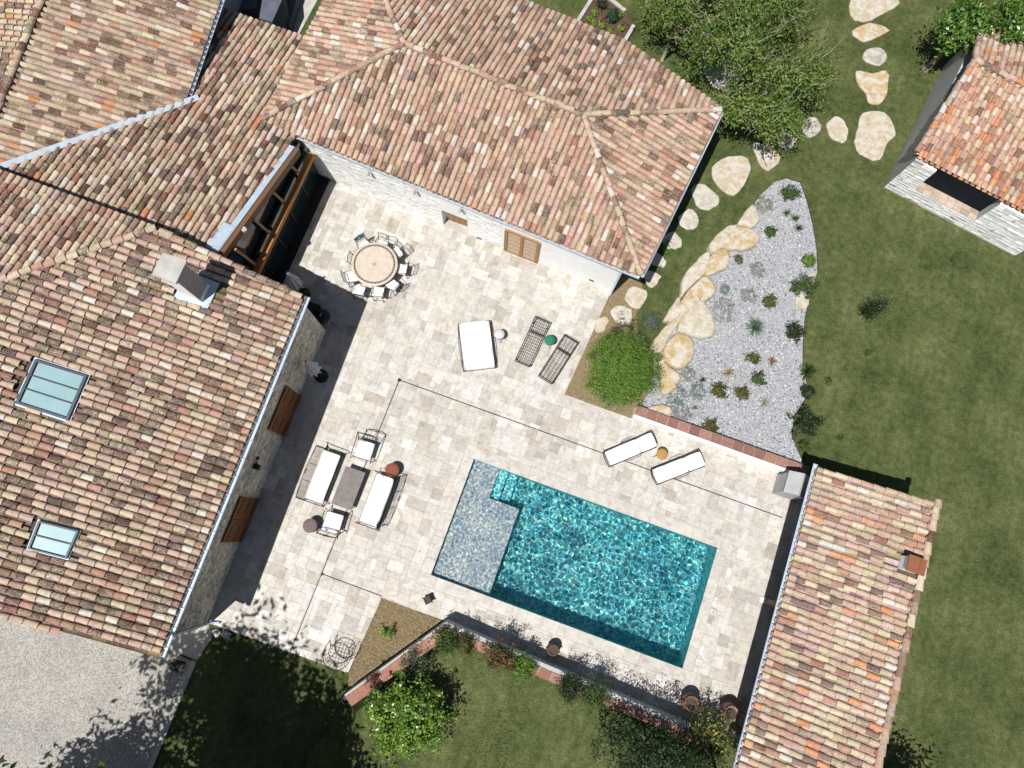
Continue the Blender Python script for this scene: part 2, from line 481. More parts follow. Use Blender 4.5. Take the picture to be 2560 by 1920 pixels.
terrace = MB()
for r in ([(-12.5, 5.2), (0.94, 5.2), (1.44, 10.9), (-12.3, 11.6)], [(-9.2, -6.62), (-3.1, -6.48), (-2.93, -3.63), (-9.2, -3.63)],
          [(-9.2, -3.63), (PX0 - 0.1, -3.63), (PX0 - 0.1, 5.2), (-9.2, 5.2)], [(PX0 - 0.1, PY1 + 0.1), (15, PY1 + 0.1), (15, 5.2), (PX0 - 0.1, 5.2)],
          [(0.94, 5.2), (14.4, 5.2), (14.4, 6.08), (0.97, 6.1)], [(PX1 + 0.1, -4.0), (14.3, -4.0), (14.3, PY1 + 0.1), (PX1 + 0.1, PY1 + 0.1)],
          [(PX0 - 0.1, -3.63), (-.3, -3.6), (PX1 + 0.1, -3.93), (PX1 + 0.1, PY0 - 0.1), (PX0 - 0.1, PY0 - 0.1)]):
    terrace.prism(r, -0.3, -0.008)
terrace_o = structure('terrace', terrace, M['mortar'])

TRAV = [(228, 224, 217), (232, 229, 224), (224, 218, 209), (220, 215, 209), (238, 236, 233), (214, 208, 201), (226, 219, 208), (206, 198, 188), (230, 226, 220), (230, 225, 217), (234, 231, 227)]
# French pattern: rectangles of 1..3 cells of 0.205 m
CELL = 0.205; TX0, TY0 = -12.6, -6.7; NXc, NYc = int(25.2 / CELL), int(18.6 / CELL)
occ = np.zeros((NXc, NYc), bool); slabs = []
sizes = [(3, 2), (2, 3), (2, 2), (2, 2), (3, 3), (2, 1), (1, 2), (1, 1)]; wts = np.array([5, 4, 5, 3, 2, 1.3, 1.3, 0.6]); wts = wts / wts.sum()
for j in range(NYc):
    for i in range(NXc):
        if occ[i, j]: continue
        for s in rng.choice(len(sizes), 8, replace=False, p=wts):
            w, h = sizes[s]
            if i + w <= NXc and j + h <= NYc and not occ[i:i + w, j:j + h].any():
                occ[i:i + w, j:j + h] = True; slabs.append((i, j, w, h)); break
        else:
            occ[i, j] = True; slabs.append((i, j, 1, 1))
slab_polys = []
for i, j, w, h in slabs:
    gp = 0.0022
    x0, y0, x1, y1 = TX0 + i * CELL + gp, TY0 + j * CELL + gp, TX0 + (i + w) * CELL - gp, TY0 + (j + h) * CELL - gp
    cx, cy = (x0 + x1) / 2, (y0 + y1) / 2
    if cy > DWALL(cx) + 0.1: continue
    if cy < 5.0 and cx < AWALL(cy) - 0.25: continue
    if cx > 12.6 or (cx < -12.2): continue
    if cy > 5.0 and cx < -11.75 - 0.3: continue
    p = cut_by_holes([(x0, y0), (x1, y0), (x1, y1), (x0, y1)], HOLES)
    if len(p) < 3 or poly_area(p) < 0.004: continue
    slab_polys.append(p)


def slab_mb(p, z, col, mb=None, origin=None):
    mb = mb or MB(); ox, oy = origin or (0, 0)
    cx = sum(q[0] for q in p) / len(p); cy = sum(q[1] for q in p) / len(p)
    tx, ty = rng.normal(0, 0.0028, 2)
    top = []
    for q in p:
        dx, dy = q[0] - cx, q[1] - cy; L = math.hypot(dx, dy) or 1
        top.append((q[0] - ox, q[1] - oy, z + dx * tx + dy * ty))
    n = len(p); inset = [(cx + (q[0] - cx) * (1 - 0.009 / max(math.hypot(q[0] - cx, q[1] - cy), 0.05)) - ox, cy + (q[1] - cy) * (1 - 0.009 / max(math.hypot(q[0] - cx, q[1] - cy), 0.05)) - oy, t[2] + 0.004) for q, t in zip(p, top)]
    bot = [(t[0], t[1], -0.012) for t in top]
    mb.raw(bot + top + inset, [tuple(range(2 * n, 3 * n))] + [(i, (i + 1) % n, n + (i + 1) % n, n + i) for i in range(n)] + [(n + i, n + (i + 1) % n, 2 * n + (i + 1) % n, 2 * n + i) for i in range(n)], col)
    return mb


def trav_col(k=None):
    c = TRAV[rng.integers(len(TRAV))]
    return (*(np.array(lin(c, 0.62 * rng.uniform(0.9, 1.07))) * (1.0, 1.0, .985)), 1)


px_c = to_px([(np.mean([q[0] for q in p]), np.mean([q[1] for q in p]), 0) for p in slab_polys])
vis = [i for i in range(len(slab_polys)) if 0 < px_c[i, 0] < 2560 and 0 < px_c[i, 1] < 1920]
vis.sort(key=lambda i: -poly_area(slab_polys[i])); single = set(vis[:290])
rest = MB()
for i, p in enumerate(slab_polys):
    z = float(rng.uniform(-0.0025, 0.003)); c = trav_col()
    if i in single: slab_mb(p, z, c).build('paving_slab', M['trav'], terrace_o)
    else: slab_mb(p, z, c, rest)
rest.build('paving_slabs', M['trav'], terrace_o, kind='stuff')

# slot drains
dr = MB()
for a, b in (((-5.39, 4.39), (10.65, 4.42)), ((-5.39, 4.39), (-5.37, -6.62)), ((-5.34, -3.57), (-2.95, -3.57))):
    dr.bar((*a, 0.004), (*b, 0.004), 0.034, 0.014)
dr.box((-5.39, 4.39, 0.006), (0.13, 0.13, 0.016)); dr.box((-5.35, -3.57, 0.006), (0.1, 0.1, 0.016))
dr_o = structure('slot_drain', dr, M['dark'])

# ------------------------------------------------------------------ the pool
pool = thing('swimming_pool', 'rectangular swimming pool of rippling turquoise water sunk into the terrace', 'pool', (3.5, 0, 0))
DEP = -1.42; SH = -0.34; SX, SX2, SY = -0.40, 0.85, 1.24      # shelf edges


def rounded(x0, y0, x1, y1, r, n=5):
    out = []
    for cx, cy, s in ((x1 - r, y0 + r, -90), (x1 - r, y1 - r, 0), (x0 + r, y1 - r, 90), (x0 + r, y0 + r, 180)):
        for k in range(n): a = math.radians(s + 90 * k / (n - 1)); out.append((cx + r * math.cos(a), cy + r * math.sin(a)))
    return out


rim = rounded(PX0, PY0, PX1, PY1, 0.13)
w = MB(); n = len(rim)
w.raw([(x, y, DEP) for x, y in rim] + [(x, y, -0.004) for x, y in rim], [((i + 1) % n, i, n + i, n + (i + 1) % n) for i in range(n)])
w.raw([(x, y, DEP) for x, y in rim], [tuple(range(n))])
basin = w.build('basin', M['basin'], pool, True)
shelf = MB().prism([(PX0 + 0.002, PY0 + 0.002), (SX2, PY0 + 0.002), (SX2, SY), (SX, SY), (SX, PY1 - 0.002), (PX0 + 0.002, PY1 - 0.002)], DEP, SH).build('shallow_shelf', M['shelf'], pool, True)
st = MB().prism([(SX, SY), (SX + 0.36, SY), (SX + 0.36, PY1 - 0.003), (SX, PY1 - 0.003)], DEP, -0.62).build('pool_step', M['basin'], pool, True)
st2 = MB().prism([(SX + 0.36, SY), (SX + 0.78, SY), (SX + 0.78, PY1 - 0.003), (SX + 0.36, PY1 - 0.003)], DEP, -0.95).build('pool_step', M['basin'], pool, True)
d = 0.021
X, Y = np.meshgrid(np.arange(PX0 - 0.02, PX1 + 0.03, d), np.arange(PY0 - 0.02, PY1 + 0.03, d), indexing='ij'); Z = np.full_like(X, -0.055)
wr = np.random.default_rng(5)
for i in range(70):
    lam = wr.uniform(0.085, 0.30); th = wr.uniform(0, 2 * np.pi); kk = 2 * np.pi / lam; amp = 0.00056 * (lam / 0.3) ** 1.35 * 1.5
    Z += amp * np.sin(kk * (X * np.cos(th) + Y * np.sin(th)) + wr.uniform(0, 6.3))
nx, ny = X.shape; idx = np.arange(nx * ny).reshape(nx, ny)
F = np.stack([idx[:-1, :-1], idx[1:, :-1], idx[1:, 1:], idx[:-1, 1:]], -1).reshape(-1, 4)
water = np_object('water', np.stack([X, Y, Z], -1).reshape(-1, 3), F, None, M['water'], pool, smooth=True)
water.cycles.is_caustics_caster = True
for q in (basin, shelf, st, st2): q.cycles.is_caustics_receiver = True
# coping: long stones round the edge, overhanging the water by a finger
CO = 0.40


def coping_run(a, b, lo, hi, horizontal):
    t = a
    while t < b - 0.05:
        L = min(float(rng.uniform(0.55, 1.1)), b - t)
        if b - t - L < 0.3: L = b - t
        gp = 0.003
        r = [(t + gp, lo), (t + L - gp, lo), (t + L - gp, hi), (t + gp, hi)] if horizontal else [(lo, t + gp), (hi, t + gp), (hi, t + L - gp), (lo, t + L - gp)]
        slab_mb(r, 0.004, (*lin((230, 225, 217), 0.60 * rng.uniform(0.94, 1.05)), 1)).build('coping_stone', M['trav'], pool, True)
        t += L


coping_run(PX0 - CO, PX1 + CO - 0.02, PY1 - 0.012, PY1 + CO + 0.06, True)
coping_run(PX0 - CO, PX1 + CO - 0.02, PY0 - CO - 0.04, PY0 + 0.012, True)
coping_run(PY0 + 0.018, PY1 - 0.018, PX0 - CO, PX0 + 0.012, False)
coping_run(PY0 + 0.018, PY1 - 0.018, PX1 - 0.012, PX1 + CO - 0.02, False)
for px, py in ((1818, 1408), (1783, 1531), (1747, 1656)):
    c = at(px, py)
    h = thing('skimmer_lid', {1408: 'square stone skimmer lid in the paving nearest the pool house end of the drain', 1531: 'square stone skimmer lid beside the middle of the pool end', 1656: 'square stone skimmer lid by the far lower corner of the pool'}[py], 'hatch', (c.x, c.y, 0.006), 0, 'skimmer lids at the pool end')
    f = MB()
    for s in (-1, 1): f.box((s * 0.13, 0, 0.004), (0.014, 0.275, 0.012)); f.box((0, s * 0.13, 0.004), (0.245, 0.014, 0.012))
    f.build('rim', M['slate'], h); slab_mb([(-.12, -.12), (.12, -.12), (.12, .12), (-.12, .12)], 0.002, trav_col()).build('lid', M['trav'], h)
    MB().box((0.02, 0.01, 0.01), (0.022, 0.03, 0.008)).build('finger_hole', M['dark'], h)

# ------------------------------------------------------------------ tiled roofs
PAL = dict(cream=(224, 205, 168), tan=(208, 180, 146), pinktan=(208, 168, 142), pink=(204, 156, 136), salmon=(198, 132, 106), red=(172, 98, 76), brown=(136, 92, 76),
           dark=(92, 72, 66), black=(74, 68, 66), olive=(204, 189, 146), orange=(218, 122, 70), white=(226, 220, 218), mauve=(184, 152, 140))
MIXES = dict(
    A=dict(cream=14, tan=22, pinktan=20, pink=8, salmon=6, red=3, brown=4, dark=2, olive=4, orange=0.5, white=3, mauve=5),
    B=dict(cream=14, tan=24, pinktan=16, pink=7, salmon=5, red=4, brown=5, dark=1.5, olive=8, orange=1.2, white=2.5, mauve=5),
    C=dict(cream=18, tan=20, pinktan=18, pink=8, salmon=6, red=4, brown=5, dark=2, olive=9, orange=0.8, white=4, mauve=4),
    D=dict(cream=14, tan=14, pinktan=24, pink=22, salmon=12, red=4, brown=3, dark=1, olive=3, orange=1.5, white=9, mauve=6),
    P=dict(cream=24, tan=18, pinktan=14, pink=8, salmon=9, red=6, brown=2, dark=1.5, olive=7, orange=6, white=5, mauve=6),
    F=dict(cream=16, tan=14, pinktan=16, pink=14, salmon=12, red=5, brown=6, dark=3, olive=6, orange=4, white=8, mauve=5))
STAIN = dict(A=0.62, B=0.56, C=0.5, D=0.48, P=0.38, F=0.36)
NS = 6


def tile_geo(L=0.46, r0=0.102, r1=0.084, lift=0.034, th=0.014):
    v = []
    for y, r, z in ((0, r0, lift), (L, r1, 0.0)):
        v += [(-r * math.cos(math.pi * k / NS), y, z + 0.76 * r * math.sin(math.pi * k / NS)) for k in range(NS + 1)]
    q = r0 - th
    v += [(-r0 * math.cos(math.pi * k / NS), 0.0, lift + 0.76 * r0 * math.sin(math.pi * k / NS)) for k in range(NS + 1)]
    v += [(-q * math.cos(math.pi * k / NS), 0.0, lift + 0.76 * q * math.sin(math.pi * k / NS)) for k in range(NS + 1)]
    m = NS + 1
    f = [(k, k + 1, m + k + 1, m + k) for k in range(NS)] + [(3 * m + k, 3 * m + k + 1, 2 * m + k + 1, 2 * m + k) for k in range(NS)]
    return np.array(v), np.array(f), np.array([True] * NS + [False] * NS)


TV, TF, TS = tile_geo()
VAR = {}


def tile_mesh(ci, color):
    if ci not in VAR:
        me = bpy.data.meshes.new('roof_tile'); me.from_pydata(TV.tolist(), [], TF.tolist())
        a = me.attributes.new('Col', 'FLOAT_COLOR', 'FACE'); a.data.foreach_set('color', np.tile(np.array(color, np.float32), len(TF)))
        me.polygons.foreach_set('use_smooth', TS); me.materials.append(M['tile']); VAR[ci] = me
    return VAR[ci]


def palette_for(kind, n=70):
    r = np.random.default_rng(sum(map(ord, kind))); mx = MIXES[kind]; names = list(mx); p = np.array([mx[k] for k in names], float); p /= p.sum()
    out = []
    for i in range(n):
        nm = names[r.choice(len(names), p=p)]; c = np.array(PAL[nm], float) * 0.62 + np.array((214, 186, 160)) * 0.38 + r.normal(0, 6) + r.normal(0, 3, 3)
        g_ = c.mean(); c = g_ + (c - g_) * (0.76 if nm != 'orange' else 0.9)
        al = float(np.clip(r.beta(1.5, 2.0) * 1.1 * STAIN[kind] / 0.42, 0.02, 1.0))
        if nm in ('orange', 'white') : al *= 0.25
        if nm in ('black', 'dark'): al = max(al, 0.5)
        out.append((*lin(np.clip(c, 20, 250), 0.74), al))
    return out


def tile_slope(spec, polys3d, kind, house, roof, du=0.235, ex=0.40, pan_col=(0.26, 0.16, 0.115), skip=None, keep=None):
    """adds the tiles of one slope: polys3d[0], polys3d[1] is the eave; returns a list of (matrix, colour index, distance, pixel)"""
    P = [Vector(p) for p in polys3d]; u = (P[1] - P[0]); L = u.length; u.normalize()
    nrm = Vector((0, 0, 0))
    for i in range(len(P)):
        a, b = P[i], P[(i + 1) % len(P)]
        nrm += Vector(((a.y - b.y) * (a.z + b.z), (a.z - b.z) * (a.x + b.x), (a.x - b.x) * (a.y + b.y)))
    nrm.normalize()
    if nrm.z < 0: nrm = -nrm
    v = nrm.cross(u).normalized()
    u = v.cross(nrm)
    q = [((p - P[0]).dot(u), (p - P[0]).dot(v)) for p in P]
    if v.z < 0: print('slope upside down', spec)
    us = [a for a, b in q]; n = max(1, round((max(us) - min(us)) / du)); du = (max(us) - min(us)) / n
    out = []; pans = []
    vmin = min(b for a, b in q)
    for i in range(n):
        c = min(us) + (i + 0.5) * du
        for cc, is_pan in ((c, False), (c + du / 2, True)):
            xs = []
            for k in range(len(q)):
                (x0, y0), (x1, y1) = q[k], q[(k + 1) % len(q)]
                if (x0 > cc) != (x1 > cc): xs.append(y0 + (y1 - y0) * (cc - x0) / (x1 - x0))
            xs.sort()
            for k in range(0, len(xs) - 1, 2):
                lo, hi = xs[k], xs[k + 1]
                if hi - lo < 0.12: continue
                if is_pan:
                    pans.append((cc, lo, hi)); continue
                wob = rng.normal(0, 0.008); t = lo - 0.04; rowj = rng.uniform(-0.03, 0.03)
                j = 0
                while t < hi - 0.06:
                    e = ex + rng.normal(0, 0.022) - (rng.uniform(0, .3) * ex if j == 1 or (j == 0 and not spec.get('short_first')) else 0)
                    if j == 0: e = ex * (0.62 if i % 2 else 0.6) + rowj if spec.get('short_first') else e
                    ln = min(e + 0.06, hi - t + 0.02)
                    o = P[0] + u * (cc + wob + rng.normal(0, 0.005)) + v * t + nrm * 0.012
                    if skip is None or not any(skip(cc, t, o + v * ln * k_) for k_ in (.05, .5, .85)):
                        sy = max(ln / 0.46, 0.25); a = rng.normal(0, 0.02); s = rng.normal(1, 0.025)
                        uu = u * math.cos(a) + v * math.sin(a); vv = v * math.cos(a) - u * math.sin(a)
                        m = Matrix(((uu.x * s, vv.x * sy, nrm.x * s, o.x), (uu.y * s, vv.y * sy, nrm.y * s, o.y), (uu.z * s, vv.z * sy, nrm.z * s, o.z), (0, 0, 0, 1)))
                        out.append(m)
                    t += e; j += 1
    # pans: concave channels between the covers
    V = []; Fq = []; Cc = []; b = 0
    for cc, lo, hi in pans:
        t = lo - 0.1
        while t < hi - 0.05:
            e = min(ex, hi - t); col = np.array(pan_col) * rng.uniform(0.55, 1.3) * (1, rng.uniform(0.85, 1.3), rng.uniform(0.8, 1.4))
            if skip is None or not skip(cc, t + e / 2, P[0] + u * cc + v * t):
                for y, zl in ((t, 0.016), (t + e, 0.002)):
                    for k in range(5):
                        a = math.pi * k / 4; x = -0.098 * math.cos(a); z = 0.055 - 0.052 * math.sin(a) + zl
                        V.append(tuple(P[0] + u * (cc + x) + v * y + nrm * (z - 0.02)))
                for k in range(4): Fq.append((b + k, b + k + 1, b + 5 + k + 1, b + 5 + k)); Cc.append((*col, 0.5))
                b += 10
            t += e
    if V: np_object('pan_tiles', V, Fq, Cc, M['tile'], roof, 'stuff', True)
    return out


def lay_tiles(mats, kind, roof, singles):
    pal = palette_for(kind); pos = np.array([m.translation for m in mats]); px = to_px(pos + np.array([0, 0, 0.05]))
    inside = (px[:, 0] > 10) & (px[:, 0] < 2550) & (px[:, 1] > 10) & (px[:, 1] < 1910)
    dist = np.linalg.norm(pos - np.array([0, 0, CAMH]), axis=1); dist[~inside] += 1000
    sz = np.array([m.col[1].length for m in mats]); order = np.argsort(dist - 4 * np.minimum(sz, 1))
    chosen = set(order[:singles].tolist())
    V = []; Fs = []; Cs = []; Sm = []; b = 0
    H = np.c_[TV, np.ones(len(TV))]
    for i, m in enumerate(mats):
        ci = int(rng.integers(len(pal)))
        if i in chosen and inside[i]:
            o = bpy.data.objects.new('roof_tile', tile_mesh((kind, ci), pal[ci])); COL.objects.link(o); o.parent = roof
            loc = roof.location.copy(); p = roof.parent
            while p is not None: loc += p.location; p = p.parent
            o.matrix_local = Matrix.Translation(-loc) @ m
        else:
            V.append((H @ np.array(m).T)[:, :3]); Fs.append(TF + b); b += len(TV)
            c = np.array(pal[ci]); c[:3] *= rng.uniform(0.92, 1.08); Cs.append(np.tile(c, (len(TF), 1))); Sm.append(TS)
    if V: np_object('roof_tiles', np.concatenate(V), np.concatenate(Fs), np.concatenate(Cs), M['tile'], roof, 'stuff', np.concatenate(Sm))


def ridge_run(p0, p1, roof, kind, r=0.125, L=0.46, ex=0.36, mortar=True, lift=0.03, jit=1.0):
    p0, p1 = Vector(p0), Vector(p1); d = (p1 - p0); T = d.length; d.normalize(); x = d.cross(Vector((0, 0, 1))).normalized(); z = x.cross(d)
    pal = palette_for(kind); t = 0.0
    if mortar:
        mb = MB(); k = max(3, int(T / 0.12)); pr = [p0 + d * T * i / k for i in range(k + 1)]
        mb.tube([p + Vector((rng.normal(0, .012), rng.normal(0, .012), -0.03)) for p in pr], [0.125 + rng.uniform(-.02, .03) for _ in pr], 7, (*lin((178, 160, 142), 0.6), 0.75))
        mb.build('ridge_mortar', M['tile'], roof, True)
    while t < T - 0.1:
        ln = min(L, T - t + 0.05); s = r / 0.102; sy = ln / 0.46
        ci = int(rng.integers(len(pal))); a = rng.normal(0, 0.05 * jit); xx = x * math.cos(a) + d * math.sin(a); dd = d * math.cos(a) - x * math.sin(a)
        o = p0 + d * t + Vector((0, 0, lift)) + x * rng.normal(0, 0.012 * jit)
        m = Matrix(((xx.x * s, dd.x * sy, z.x * s, o.x), (xx.y * s, dd.y * sy, z.y * s, o.y), (xx.z * s, dd.z * sy, z.z * s, o.z), (0, 0, 0, 1)))
        ob = bpy.data.objects.new('ridge_tile', tile_mesh((kind, ci), pal[ci])); COL.objects.link(ob); ob.parent = roof
        loc = roof.location.copy(); p = roof.parent
        while p is not None: loc += p.location; p = p.parent
        ob.matrix_local = Matrix.Translation(-loc) @ m
        t += ex


def deck(polys, roof_name, house, drop=0.03, th=0.12):
    mb = MB()
    for P in polys:
        n = len(P); top = [Vector(p) - Vector((0, 0, drop)) for p in P]; bot = [p - Vector((0, 0, th)) for p in top]
        mb.raw(top + bot, [tuple(range(n)), tuple(reversed(range(n, 2 * n)))] + [(i, n + i, n + (i + 1) % n, (i + 1) % n) for i in range(n)])
    return mb.build(roof_name, M['deck'], house, True)


def gutter(a, b, house, r=0.075, out=None, drop=0.05, name='gutter', brackets=True):
    a, b = Vector(a), Vector(b); d = (b - a).normalized(); x = d.cross(Vector((0, 0, 1))).normalized()
    if out is not None and x.dot(Vector(out)) < 0: x = -x
    v = []; n = 8
    for p in (a, b):
        for rr in (r, r - 0.008):
            v += [p + x * (r + rr * -math.cos(math.pi * k / n)) + Vector((0, 0, -drop - rr * math.sin(math.pi * k / n))) for k in range(n + 1)]
    m = n + 1; f = []
    for k in range(n): f += [(k, k + 1, 2 * m + k + 1, 2 * m + k), (m + k + 1, m + k, 3 * m + k, 3 * m + k + 1)]
    f += [(n, m + n, 3 * m + n, 2 * m + n), (0, 2 * m, 3 * m, m)]
    for e, fl in ((0, 1), (2 * m, 0)): f.append(tuple(e + k for k in (range(m) if fl else reversed(range(m)))))
    mb = MB().raw(v, f, None, True); mb.tube([a + x * 2 * r + Vector((0, 0, -drop + .004)), b + x * 2 * r + Vector((0, 0, -drop + .004))], 0.013, 6)
    g_ = mb.build(name, M['zinc'], house, True)
    if brackets:
        L = (b - a).length; k = int(L / 0.6); br = MB()
        for i in range(k):
            p = a + d * (i + 0.5) * L / k; br.bar(p + x * 0.0 + Vector((0, 0, -drop + .008)), p + x * 2 * r + Vector((0, 0, -drop + .008)), 0.02, 0.006)
        br.build('brackets', M['zinc'], g_, False, 'stuff')
    return g_


def stones(p0, p1, z0, z1, out, mat, house, holes=(), size=1.0, name='wall_stones', tints=None, proud=1.0, var=(.72, 1.12)):
    """coursed rubble standing proud of a wall face by a few millimetres to 3 cm; z1 may be (z at p0, z at p1)"""
    p0, p1, out = Vector(p0), Vector(p1), Vector(out); L = (p1 - p0).length; d = (p1 - p0).normalized()
    za, zb = z1 if isinstance(z1, tuple) else (z1, z1); V = []; Fq = []; C = []; b = 0; z = z0
    tints = tints or [(1, .98, .92), (.92, .9, .86), (1.08, 1.04, .98), (.86, .8, .72), (1, .95, .86)]
    while z < max(za, zb) - 0.03:
        h = rng.uniform(0.07, 0.17) * size; t = rng.uniform(-0.2, 0)
        while t < L:
            w_ = rng.uniform(0.14, 0.42) * size; a_, b_ = max(t, 0) + .006, min(t + w_, L) - .006; t += w_
            if b_ - a_ < 0.03: continue
            zt = min(z + h - 0.012, za + (zb - za) * (a_ + b_) / 2 / L)
            if zt - z < 0.03: continue
            if any(not (b_ < s0 or a_ > s1 or zt < q0 or z > q1) for s0, s1, q0, q1 in holes): continue
            dp = rng.uniform(0.006, 0.034) * proud; j = rng.normal(0, 0.008, (4, 2)); ins = 0.012
            base = [(a_, z), (b_, z), (b_, zt), (a_, zt)]; 
            pb = [p0 + d * s + Vector((0, 0, zz)) + out * 0.0 for s, zz in base]
            pf = [p0 + d * (s + j[k, 0] + (ins if k in (0, 3) else -ins)) + Vector((0, 0, zz + j[k, 1] * .6 + (ins if k < 2 else -ins))) + out * (dp + rng.normal(0, .003)) for k, (s, zz) in enumerate(base)]
            V += [tuple(p) for p in pb + pf]
            Fq += [(b + 4, b + 5, b + 6, b + 7)] + [(b + k, b + (k + 1) % 4, b + 4 + (k + 1) % 4, b + 4 + k) for k in range(4)]
            tn = np.array(tints[rng.integers(len(tints))]) * rng.uniform(*var); C += [(*tn, 1)] * 5; b += 8
        z += h
    return np_object(name, V, Fq, C, mat, house, 'stuff')


def wall_mb(poly, z0, ztop): return MB().prism(poly, z0, ztop, (0.8, 0.78, 0.74, 1))


# ---- A: the long house on the left
A_E0, A_E1 = Vector((-8.83, 5.36, 4.1)), Vector((-8.42, -7.08, 4.1))        # east eave
A_K = Vector((-13.83, 5.61, 5.2)); A_HL = Vector((-19.6, -0.25, 6.45)); A_S = Vector((-19.2, -7.6, 6.40)); A_NL = Vector((-22.5, 5.65, 5.2)); A_RL = Vector((-22.5, -0.25, 6.45))
A_EN = (A_E1 - A_E0).cross(A_K - A_E0).normalized()
house_a = thing('stone_farmhouse', 'long stone house with two skylights, a white chimney and brown shutters', 'house', (-14, -1, 0))
polA_e = [A_E1, A_E0, A_K, A_HL, A_S]
polA_n = [A_K, A_NL, A_RL, A_HL]
roof_a = deck([polA_e, polA_n], 'roof', house_a)
SKY1 = [on_plane(x / 2.572, 640 + y / 2.572, A_E0, A_EN) for x, y in ((235, 665), (570, 770), (445, 1060), (105, 950))]
SKY2 = [on_plane(x / 2.572, 1280 + y / 2.572, A_E0, A_EN) for x, y in ((255, 55), (515, 120), (435, 300), (185, 235))]


def grow(P, k):
    c = sum(P, Vector()) / len(P); return [c + (p - c) * k for p in P]


CH = [on_plane(x, y, A_E0, A_EN) for x, y in ((452, 668), (522, 690), (494, 722), (425, 700))]
skA = [grow(SKY1, 1.02), grow(SKY2, 1.02)]
chc = Vector((-11.95, 4.15, 0))


def skip_a(c, t, o):
    for s in skA:
        if in_poly((o.x, o.y), s)[0]: return True
    return abs(o.x - chc.x) < 0.55 and abs(o.y - chc.y) < 0.5


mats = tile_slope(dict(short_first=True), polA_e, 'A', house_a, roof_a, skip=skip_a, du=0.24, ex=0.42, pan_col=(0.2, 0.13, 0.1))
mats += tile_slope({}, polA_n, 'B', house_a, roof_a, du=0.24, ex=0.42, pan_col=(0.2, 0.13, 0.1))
lay_tiles(mats, 'A', roof_a, 290)
ridge_run(A_K + Vector((-0.1, 0, 0.05)), A_HL, roof_a, 'A')
ridge_run(A_E0 + Vector((0, -0.05, 0.06)), A_K + Vector((0, -0.03, 0.06)), roof_a, 'A', 0.11, mortar=False, ex=0.42, lift=0.05)
gutter(A_E0 + Vector((0.06, 0.05, 0)), A_E1 + Vector((0.06, -0.02, 0)), house_a, out=(1, 0, 0), r=.085, drop=.03)
wa = [(AWALL(5.25), 5.25), (AWALL(-6.66), -6.66), (-21, -6.9), (-21, 5.3)]
MB().prism(wa, -0.3, [3.98, 3.98, 6.2, 4.9], (0.72, 0.7, 0.62, 1)).build('wall', M['stoneA'], house_a, True)
doorsA = ((5.25 - 2.47, 5.25 - 0.70, -1, 2.12), (5.25 + 1.78, 5.25 + 3.53, -1, 2.12))
stones((AWALL(5.25), 5.25, 0), (AWALL(-6.66), -6.66, 0), 0.0, 3.95, (1, 0, 0), M['stoneA'], house_a, doorsA)
for y0, y1, lb in ((0.72, 2.45, 'pair of brown plank shutters near the potted parasol'), (-3.5, -1.80, 'pair of brown plank shutters nearest the drive')):
    for s, (ya, yb) in enumerate(((y0, (y0 + y1) / 2 - .004), ((y0 + y1) / 2 + .004, y1))):
        x = AWALL((ya + yb) / 2) + 0.055; sh_ = MB(); k = 5
        sh_.box((x - 0.01, (ya + yb) / 2, 1.05), (0.03, yb - ya - .02, 2.02))
        o = sh_.build('shutter', M['shutter'], house_a, True); o['label'] = lb
        for j in range(k):
            yy = ya + (j + .5) * (yb - ya) / k
            MB().box((x + 0.012, yy, 1.05), (0.024, (yb - ya) / k - 0.007, 2.06)).build('plank', M['shutter'], o, True)
        hg = MB()
        for zz in (0.35, 1.05, 1.75):
            hg.box((x + 0.03, (ya + (yb - ya) * (.62 if s else .38)), zz), (0.012, (yb - ya) * 0.7, 0.04))
        hg.build('iron_hinge', M['iron'], o, True)
lmp = MB(); lmp.box((AWALL(-.65) + .14, -0.66, 1.95), (0.2, 0.2, 0.26)); lmp.bar((AWALL(-.65), -.4, 2.0), (AWALL(-.65) + .14, -.55, 2.1), .03, .03); lmp.lathe([(.05, 0), (.07, .05), (.03, .1)], (AWALL(-.65) + .06, -.36, 1.95), 8)
lmp.build('wall_lantern', M['iron'], house_a, True)
dp = MB(); dp.tube([(AWALL(-6.2) + .3, -6.9, 3.95), (AWALL(-6.5) + .08, -6.62, 3.6), (AWALL(-6.5) + .08, -6.6, .35), (AWALL(-6.5) + .15, -6.55, .12), (AWALL(-6.5) + .45, -6.45, .07)], 0.05, 8)
dp.build('downpipe', M['zinc'], house_a, True)


